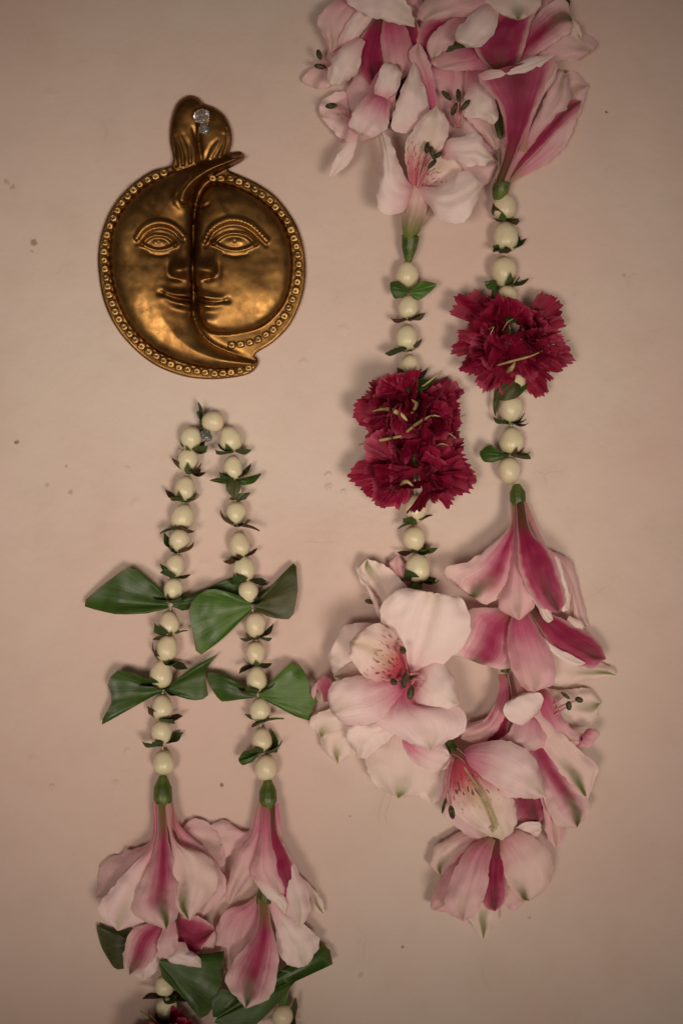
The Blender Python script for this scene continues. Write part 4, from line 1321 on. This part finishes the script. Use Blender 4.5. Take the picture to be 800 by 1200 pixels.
tube('pistil', [(480, 800, 46), (484, 796, 70), (492, 796, 82), (494, 804, 80), (486, 806, 78)], [1.6, 1.6, 1.4], MAT['filament'], f)
tube('pistil', [(482, 802, 50), (490, 790, 68), (480, 790, 78)], [1.4, 1.3], MAT['filament'], f)
# lower front flower
f = ovary(gr, [(520, 858, 22), (525, 868, 26), (532, 880, 32)], [3, 5.5, 5])
pet(f, (532, 880), [(520, 910), (520, 950), (540, 974)], (566, 988), [(560, 910), (580, 950), (584, 976)], (30, 34, 28), 'P', bulge=5)
pet(f, (536, 884), [(524, 910), (526, 945), (556, 970)], (588, 985), [(570, 902), (598, 930), (604, 968)], (38, 64, 62), 'SR', bulge=6, crease=3)
pet(f, (540, 886), [(556, 872), (592, 868), (624, 886)], (640, 934), [(566, 916), (590, 932), (620, 936)], (40, 66, 64), 'WP', tilt=-3, bulge=9)
pet(f, (532, 880), [(540, 890), (560, 912), (580, 930)], (596, 936), [(550, 890), (572, 914), (590, 928)], (46, 56, 56), 'MM', bulge=3)
stamen(f, [(532, 886, 44), (526, 912, 60), (529, 952, 64)], 4.4, 8.0, (0.2, 1, 0))
stamen(f, [(530, 886, 44), (522, 912, 58), (520, 944, 58)], 2.4, 9.5, (-0.25, 1, 0))
tube('pistil', [(536, 888, 44), (564, 930, 76), (580, 968, 78), (576, 974, 80)], [1.2, 1.4, 2.4], MAT['style'], f)
# lowest flower
f = ovary(gr, [(584, 956, 24), (582, 968, 28), (580, 982, 30)], [6, 8, 8])
pet(f, (574, 980), [(548, 972), (512, 990), (502, 1012)], (516, 1026), [(560, 994), (536, 1010), (526, 1022)], (24, 20, 18), 'PG', bulge=4)
pet(f, (572, 984), [(540, 1000), (516, 1030), (504, 1060)], (508, 1067), [(566, 1010), (546, 1050), (528, 1068)], (24, 26, 22), 'PP', bulge=4)
pet(f, (580, 984), [(562, 1030), (548, 1070), (552, 1082)], (566, 1101), [(590, 1030), (584, 1070), (578, 1088)], (20, 18, 14), 'WG', bulge=4)
pet(f, (590, 980), [(600, 972), (616, 964), (632, 964)], (634, 974), [(604, 988), (620, 986), (630, 980)], (24, 28, 26), 'W', bulge=3)
pet(f, (584, 984), [(584, 1030), (590, 1056), (600, 1068)], (618, 1054), [(604, 1000), (620, 1030), (624, 1044)], (18, 16, 14), 'P', bulge=4)
pet(f, (586, 980), [(586, 1010), (594, 1036), (608, 1052)], (620, 1056), [(612, 974), (646, 1002), (642, 1040)], (28, 38, 30), 'PG', bulge=7, mid=0.2)
pet(f, (580, 982), [(566, 1010), (560, 1040), (566, 1062)], (580, 1068), [(590, 1000), (594, 1030), (592, 1056)], (30, 36, 38), 'MM', bulge=5)
pet(f, (576, 982), [(546, 996), (524, 1040), (522, 1066)], (542, 1080), [(574, 1010), (570, 1044), (558, 1070)], (32, 52, 52), 'P', tilt=-2, bulge=7)

# ---- top cluster
# right strand trumpet, mouth upwards
f = ovary(gr, [(584, 234, 20), (585, 226, 22), (589, 212, 24)], [6, 9.5, 9])
pet(f, (594, 214), [(620, 182), (650, 140), (664, 84)], (690, 100), [(606, 210), (650, 184), (672, 150)], (16, 16, 8), 'P', bulge=5)
pet(f, (600, 205), [(610, 186), (626, 176), (630, 184)], (632, 206), [(610, 200), (622, 196), (630, 196)], (14, 10, 6), 'W', bulge=2)
pet(f, (592, 216), [(604, 186), (636, 150), (662, 118)], (681, 118), [(602, 206), (648, 158), (676, 132)], (26, 34, 26), 'MM', bulge=5)
pet(f, (590, 214), [(606, 176), (632, 130), (650, 82)], (664, 88), [(604, 196), (640, 150), (667, 122)], (28, 38, 32), 'P', bulge=5)
pet(f, (584, 216), [(592, 170), (586, 126), (560, 90)], (606, 78), [(606, 176), (628, 124), (650, 68)], (28, 54, 66), 'MM', bulge=9)
pet(f, (559, 88), [(572, 82), (594, 80), (620, 68)], (650, 64), [(568, 94), (596, 88), (626, 82)], (62, 70, 62), 'W', bulge=4, name='petal_lip')
pet(f, (612, 178), [(616, 150), (620, 112), (636, 88)], (652, 74), [(620, 152), (634, 116), (650, 92)], (42, 52, 58), 'P', bulge=4)
# second trumpet above it
f = ovary(gr, [(590, 100, 18), (592, 90, 20), (594, 78, 22)], [6, 8, 8])
pet(f, (600, 80), [(640, 40), (672, 36), (700, 50)], (690, 62), [(614, 82), (650, 72), (676, 70)], (22, 24, 16), 'P', bulge=5)
pet(f, (592, 84), [(600, 50), (640, 6), (662, 0)], (670, 24), [(612, 76), (640, 56), (668, 36)], (26, 36, 32), 'M', bulge=6)
pet(f, (600, 80), [(604, 40), (630, 4), (658, -16)], (664, 6), [(616, 60), (642, 24), (660, 14)], (22, 28, 26), 'PP', bulge=4)
pet(f, (588, 88), [(560, 66), (556, 44), (584, 16)], (604, -8), [(608, 72), (618, 40), (626, 6)], (30, 46, 42), 'MM', bulge=8)
pet(f, (664, 22), [(672, 24), (678, 30), (682, 38)], (680, 48), [(664, 32), (670, 42), (676, 46)], (26, 28, 26), 'WG', bulge=2)
wing(gr, (655, -6, 22), [(648, -10, 22), (660, -12, 18), (668, 2, 14), (664, 12, 16)], 'leafd', 2, seed=41)
# flower over the top edge, facing down
f = ovary(gr, [(590, -50, 20), (588, -40, 26), (586, -30, 30)], [6, 8, 8])
pet(f, (584, -30), [(566, -14), (566, 2), (576, 12)], (606, 24), [(618, -20), (634, 0), (622, 18)], (34, 50, 56), 'WG', bulge=7)
pet(f, (576, -28), [(540, -24), (500, -2), (488, 18)], (496, 26), [(590, 4), (560, 18), (528, 20)], (34, 50, 52), 'P', bulge=6)
pet(f, (576, 4), [(560, 10), (540, 28), (534, 44)], (546, 56), [(584, 18), (578, 40), (562, 54)], (48, 62, 62), 'W', tilt=2, bulge=7)
pet(f, (570, 8), [(530, 20), (496, 26), (486, 60)], (500, 76), [(560, 40), (540, 60), (520, 72)], (26, 22, 16), 'MM', bulge=-4)
pet(f, (548, 14), [(524, 24), (506, 40), (500, 56)], (506, 72), [(550, 30), (530, 52), (518, 68)], (28, 30, 24), 'P', bulge=4)
# flower behind, in the middle (deep pink mouth)
f = ovary(gr, [(560, 34, 14), (556, 46, 16), (552, 58, 18)], [6, 8, 8])
pet(f, (560, 56), [(500, 60), (490, 80), (500, 150)], (540, 190), [(580, 84), (592, 140), (580, 180)], (12, 14, 10), 'P', bulge=4)
pet(f, (556, 60), [(530, 58), (504, 66), (502, 80)], (506, 128), [(566, 90), (556, 120), (536, 140)], (16, 18, 16), 'PP', bulge=-3)
pet(f, (566, 64), [(560, 100), (542, 124), (548, 140)], (580, 176), [(586, 96), (594, 130), (592, 168)], (18, 24, 20), 'P', bulge=4)
pet(f, (556, 60), [(544, 90), (546, 112), (552, 126)], (574, 130), [(576, 76), (584, 100), (582, 120)], (20, 30, 32), 'PP', bulge=5)
pet(f, (560, 56), [(534, 58), (516, 64), (504, 72)], (512, 80), [(572, 80), (546, 82), (524, 84)], (24, 36, 38), 'PP', bulge=4)
pet(f, (558, 92), [(540, 124), (546, 138), (560, 140)], (578, 146), [(576, 102), (580, 120), (584, 136)], (28, 38, 40), 'W', bulge=4)
for pts, a in (([(534, 150, 26), (528, 132, 40), (532, 128, 44)], (-0.4, 1, 0)), ([(536, 150, 26), (536, 130, 42), (537, 112, 46)], (0.1, 1, 0)), ([(538, 150, 26), (540, 136, 42), (545, 123, 46)], (0.8, -1, 0)), ([(532, 148, 26), (528, 126, 38), (523, 112, 40)], (0.7, 0.7, 0))):
    stamen(f, pts, 3.8, 8.0, a)
wing(gr, (578, 118, 34), [(574, 122, 36), (578, 144, 36), (584, 164, 34), (590, 158, 32), (588, 136, 34), (582, 122, 34)], 'leafd', 2, seed=42)
wing(gr, (510, 58, 22), [(520, 50, 24), (545, 52, 26), (566, 66, 26), (556, 76, 24), (530, 66, 24)], 'leafd', 3, seed=43)
wing(gr, (470, 60, 16), [(462, 80, 18), (456, 110, 18), (454, 140, 18), (462, 156, 18), (476, 130, 20), (484, 90, 20)], 'leafd', 3, seed=44)
# front flower of the left strand, green tube below
f = ovary(gr, [(478.5, 307, 18), (479, 296, 20), (481, 276, 22)], [3.5, 8.5, 10])
pet(f, (480, 284), [(470, 264), (472, 244), (478, 226)], (486, 214), [(490, 268), (500, 246), (500, 228)], (26, 34, 34), 'T', bulge=8, ruf=0.5)
pet(f, (480, 284), [(474, 268), (480, 246), (486, 232)], (496, 214), [(491, 272), (506, 250), (512, 232)], (22, 22, 28), 'T', bulge=6, ruf=0.5)
pet(f, (488, 226), [(500, 200), (520, 170), (560, 170)], (584, 190), [(500, 226), (540, 230), (572, 214)], (18, 20, 14), 'P', bulge=4)
pet(f, (488, 224), [(480, 196), (492, 180), (508, 176)], (530, 180), [(504, 222), (530, 214), (542, 200)], (26, 36, 40), 'S', bulge=-3)
pet(f, (487, 226), [(476, 196), (474, 170), (492, 140)], (511, 124), [(496, 204), (520, 170), (526, 146)], (30, 50, 56), 'S', bulge=6)
pet(f, (520, 184), [(524, 164), (540, 160), (560, 156)], (577, 186), [(534, 188), (548, 194), (566, 194)], (44, 58, 52), 'W', bulge=6)
pet(f, (490, 222), [(514, 218), (538, 202), (552, 202)], (566, 216), [(502, 240), (516, 258), (546, 258)], (36, 60, 54), 'W', bulge=8)
pet(f, (484, 224), [(474, 206), (462, 176), (450, 152)], (443, 152), [(470, 250), (442, 244), (446, 196)], (36, 54, 40), 'W', bulge=7)
for pts, a in (([(488, 222, 36), (492, 198, 56), (500, 173, 66)], (-0.2, 1, 0)), ([(488, 222, 36), (496, 198, 56), (506, 178, 64)], (0.2, 1, 0)), ([(490, 222, 36), (500, 200, 56), (512, 182, 66)], (-0.9, 0.6, 0)), ([(490, 222, 36), (498, 206, 56), (506, 192, 68)], (-0.8, 0.8, 0))):
    stamen(f, pts, 3.6, 7.0, a)
# flower above it: two upright pale petals
f = ovary(gr, [(488, 170, 16), (490, 160, 18), (492, 150, 20)], [6, 7, 7])
pet(f, (502, 140), [(494, 100), (480, 70), (480, 58)], (490, 50), [(512, 124), (506, 84), (498, 60)], (22, 32, 32), 'PP', bulge=4)
pet(f, (496, 144), [(476, 156), (458, 148), (470, 106)], (484, 72), [(504, 132), (498, 106), (492, 86)], (30, 46, 44), 'W', tilt=3, bulge=6)
pet(f, (500, 144), [(498, 110), (506, 90), (516, 84)], (530, 92), [(520, 150), (536, 140), (540, 116)], (16, 16, 14), 'MM', bulge=-3)
# left flower: magenta throat, curled white petals
f = ovary(gr, [(470, -8, 14), (462, 4, 16), (456, 16, 18)], [7, 9, 9])
pet(f, (456, 14), [(430, 40), (404, 110), (372, 128)], (400, 168), [(478, 60), (462, 120), (440, 160)], (14, 16, 8), 'P', bulge=4)
pet(f, (450, 14), [(424, 40), (416, 70), (428, 96)], (440, 108), [(460, 40), (456, 70), (452, 92)], (20, 24, 20), 'MM', bulge=3)
pet(f, (456, 14), [(446, 40), (448, 70), (452, 84)], (464, 98), [(478, 36), (484, 64), (480, 84)], (22, 28, 26), 'PP', bulge=4)
pet(f, (470, 10), [(470, 40), (474, 70), (478, 90)], (484, 110), [(490, 30), (494, 64), (492, 90)], (16, 16, 14), 'MM', bulge=3)
pet(f, (456, 74), [(440, 88), (432, 104), (414, 130)], (412, 156), [(470, 80), (464, 112), (456, 140)], (30, 34, 24), 'PP', bulge=2)
pet(f, (447, 118), [(438, 108), (444, 84), (452, 74)], (464, 76), [(456, 114), (468, 102), (470, 86)], (44, 52, 46), 'W', bulge=6)
pet(f, (448, 112), [(430, 112), (416, 128), (409, 146)], (424, 160), [(456, 124), (454, 148), (440, 160)], (46, 58, 52), 'WP', bulge=7)
pet(f, (412, 142), [(404, 108), (386, 112), (374, 124)], (376, 136), [(420, 156), (404, 164), (386, 150)], (20, 20, 16), 'WP', bulge=-4)
pet(f, (414, 150), [(404, 170), (394, 184), (386, 204)], (389, 209), [(418, 166), (412, 186), (400, 200)], (32, 40, 34), 'W', bulge=4)
stamen(f, [(424, 142, 34), (406, 132, 40), (388, 124, 40)], 4.4, 7.0, (1, -0.1, 0))
stamen(f, [(424, 146, 34), (408, 138, 38), (396, 134, 36)], 0.9, 1.2, (1, 0.2, 0), fr=1.3)
# upper left flower with folded white petals
f = ovary(gr, [(440, -46, 18), (436, -36, 22), (432, -26, 26)], [6, 8, 8])
pet(f, (424, -24), [(400, -4), (376, 14), (374, 30)], (388, 62), [(424, 0), (412, 30), (402, 50)], (24, 28, 24), 'P', bulge=5)
pet(f, (404, 56), [(396, 48), (410, 22), (420, 10)], (434, 16), [(414, 52), (424, 38), (436, 22)], (30, 36, 34), 'W', bulge=3)
pet(f, (424, 46), [(400, 56), (386, 76), (384, 96)], (394, 101), [(424, 60), (420, 80), (410, 94)], (38, 46, 44), 'W', bulge=6)
pet(f, (420, -26), [(402, -10), (412, 8), (440, 22)], (486, 32), [(456, -20), (474, 0), (484, 18)], (36, 56, 54), 'W', bulge=8)
pet(f, (444, -24), [(450, 0), (470, 12), (486, 20)], (494, 14), [(470, -24), (486, -10), (494, 0)], (24, 30, 30), 'PP', bulge=4)
pet(f, (400, 20), [(380, 70), (360, 84), (354, 96)], (370, 104), [(402, 70), (390, 96), (380, 104)], (14, 12, 8), 'P', bulge=3)
stamen(f, [(396, 90, 26), (384, 78, 30), (374, 64, 30)], 4.0, 6.5, (0.3, 1, 0))
stamen(f, [(396, 92, 26), (386, 84, 30), (375, 78, 30)], 4.0, 7.0, (1, 0.2, 0))
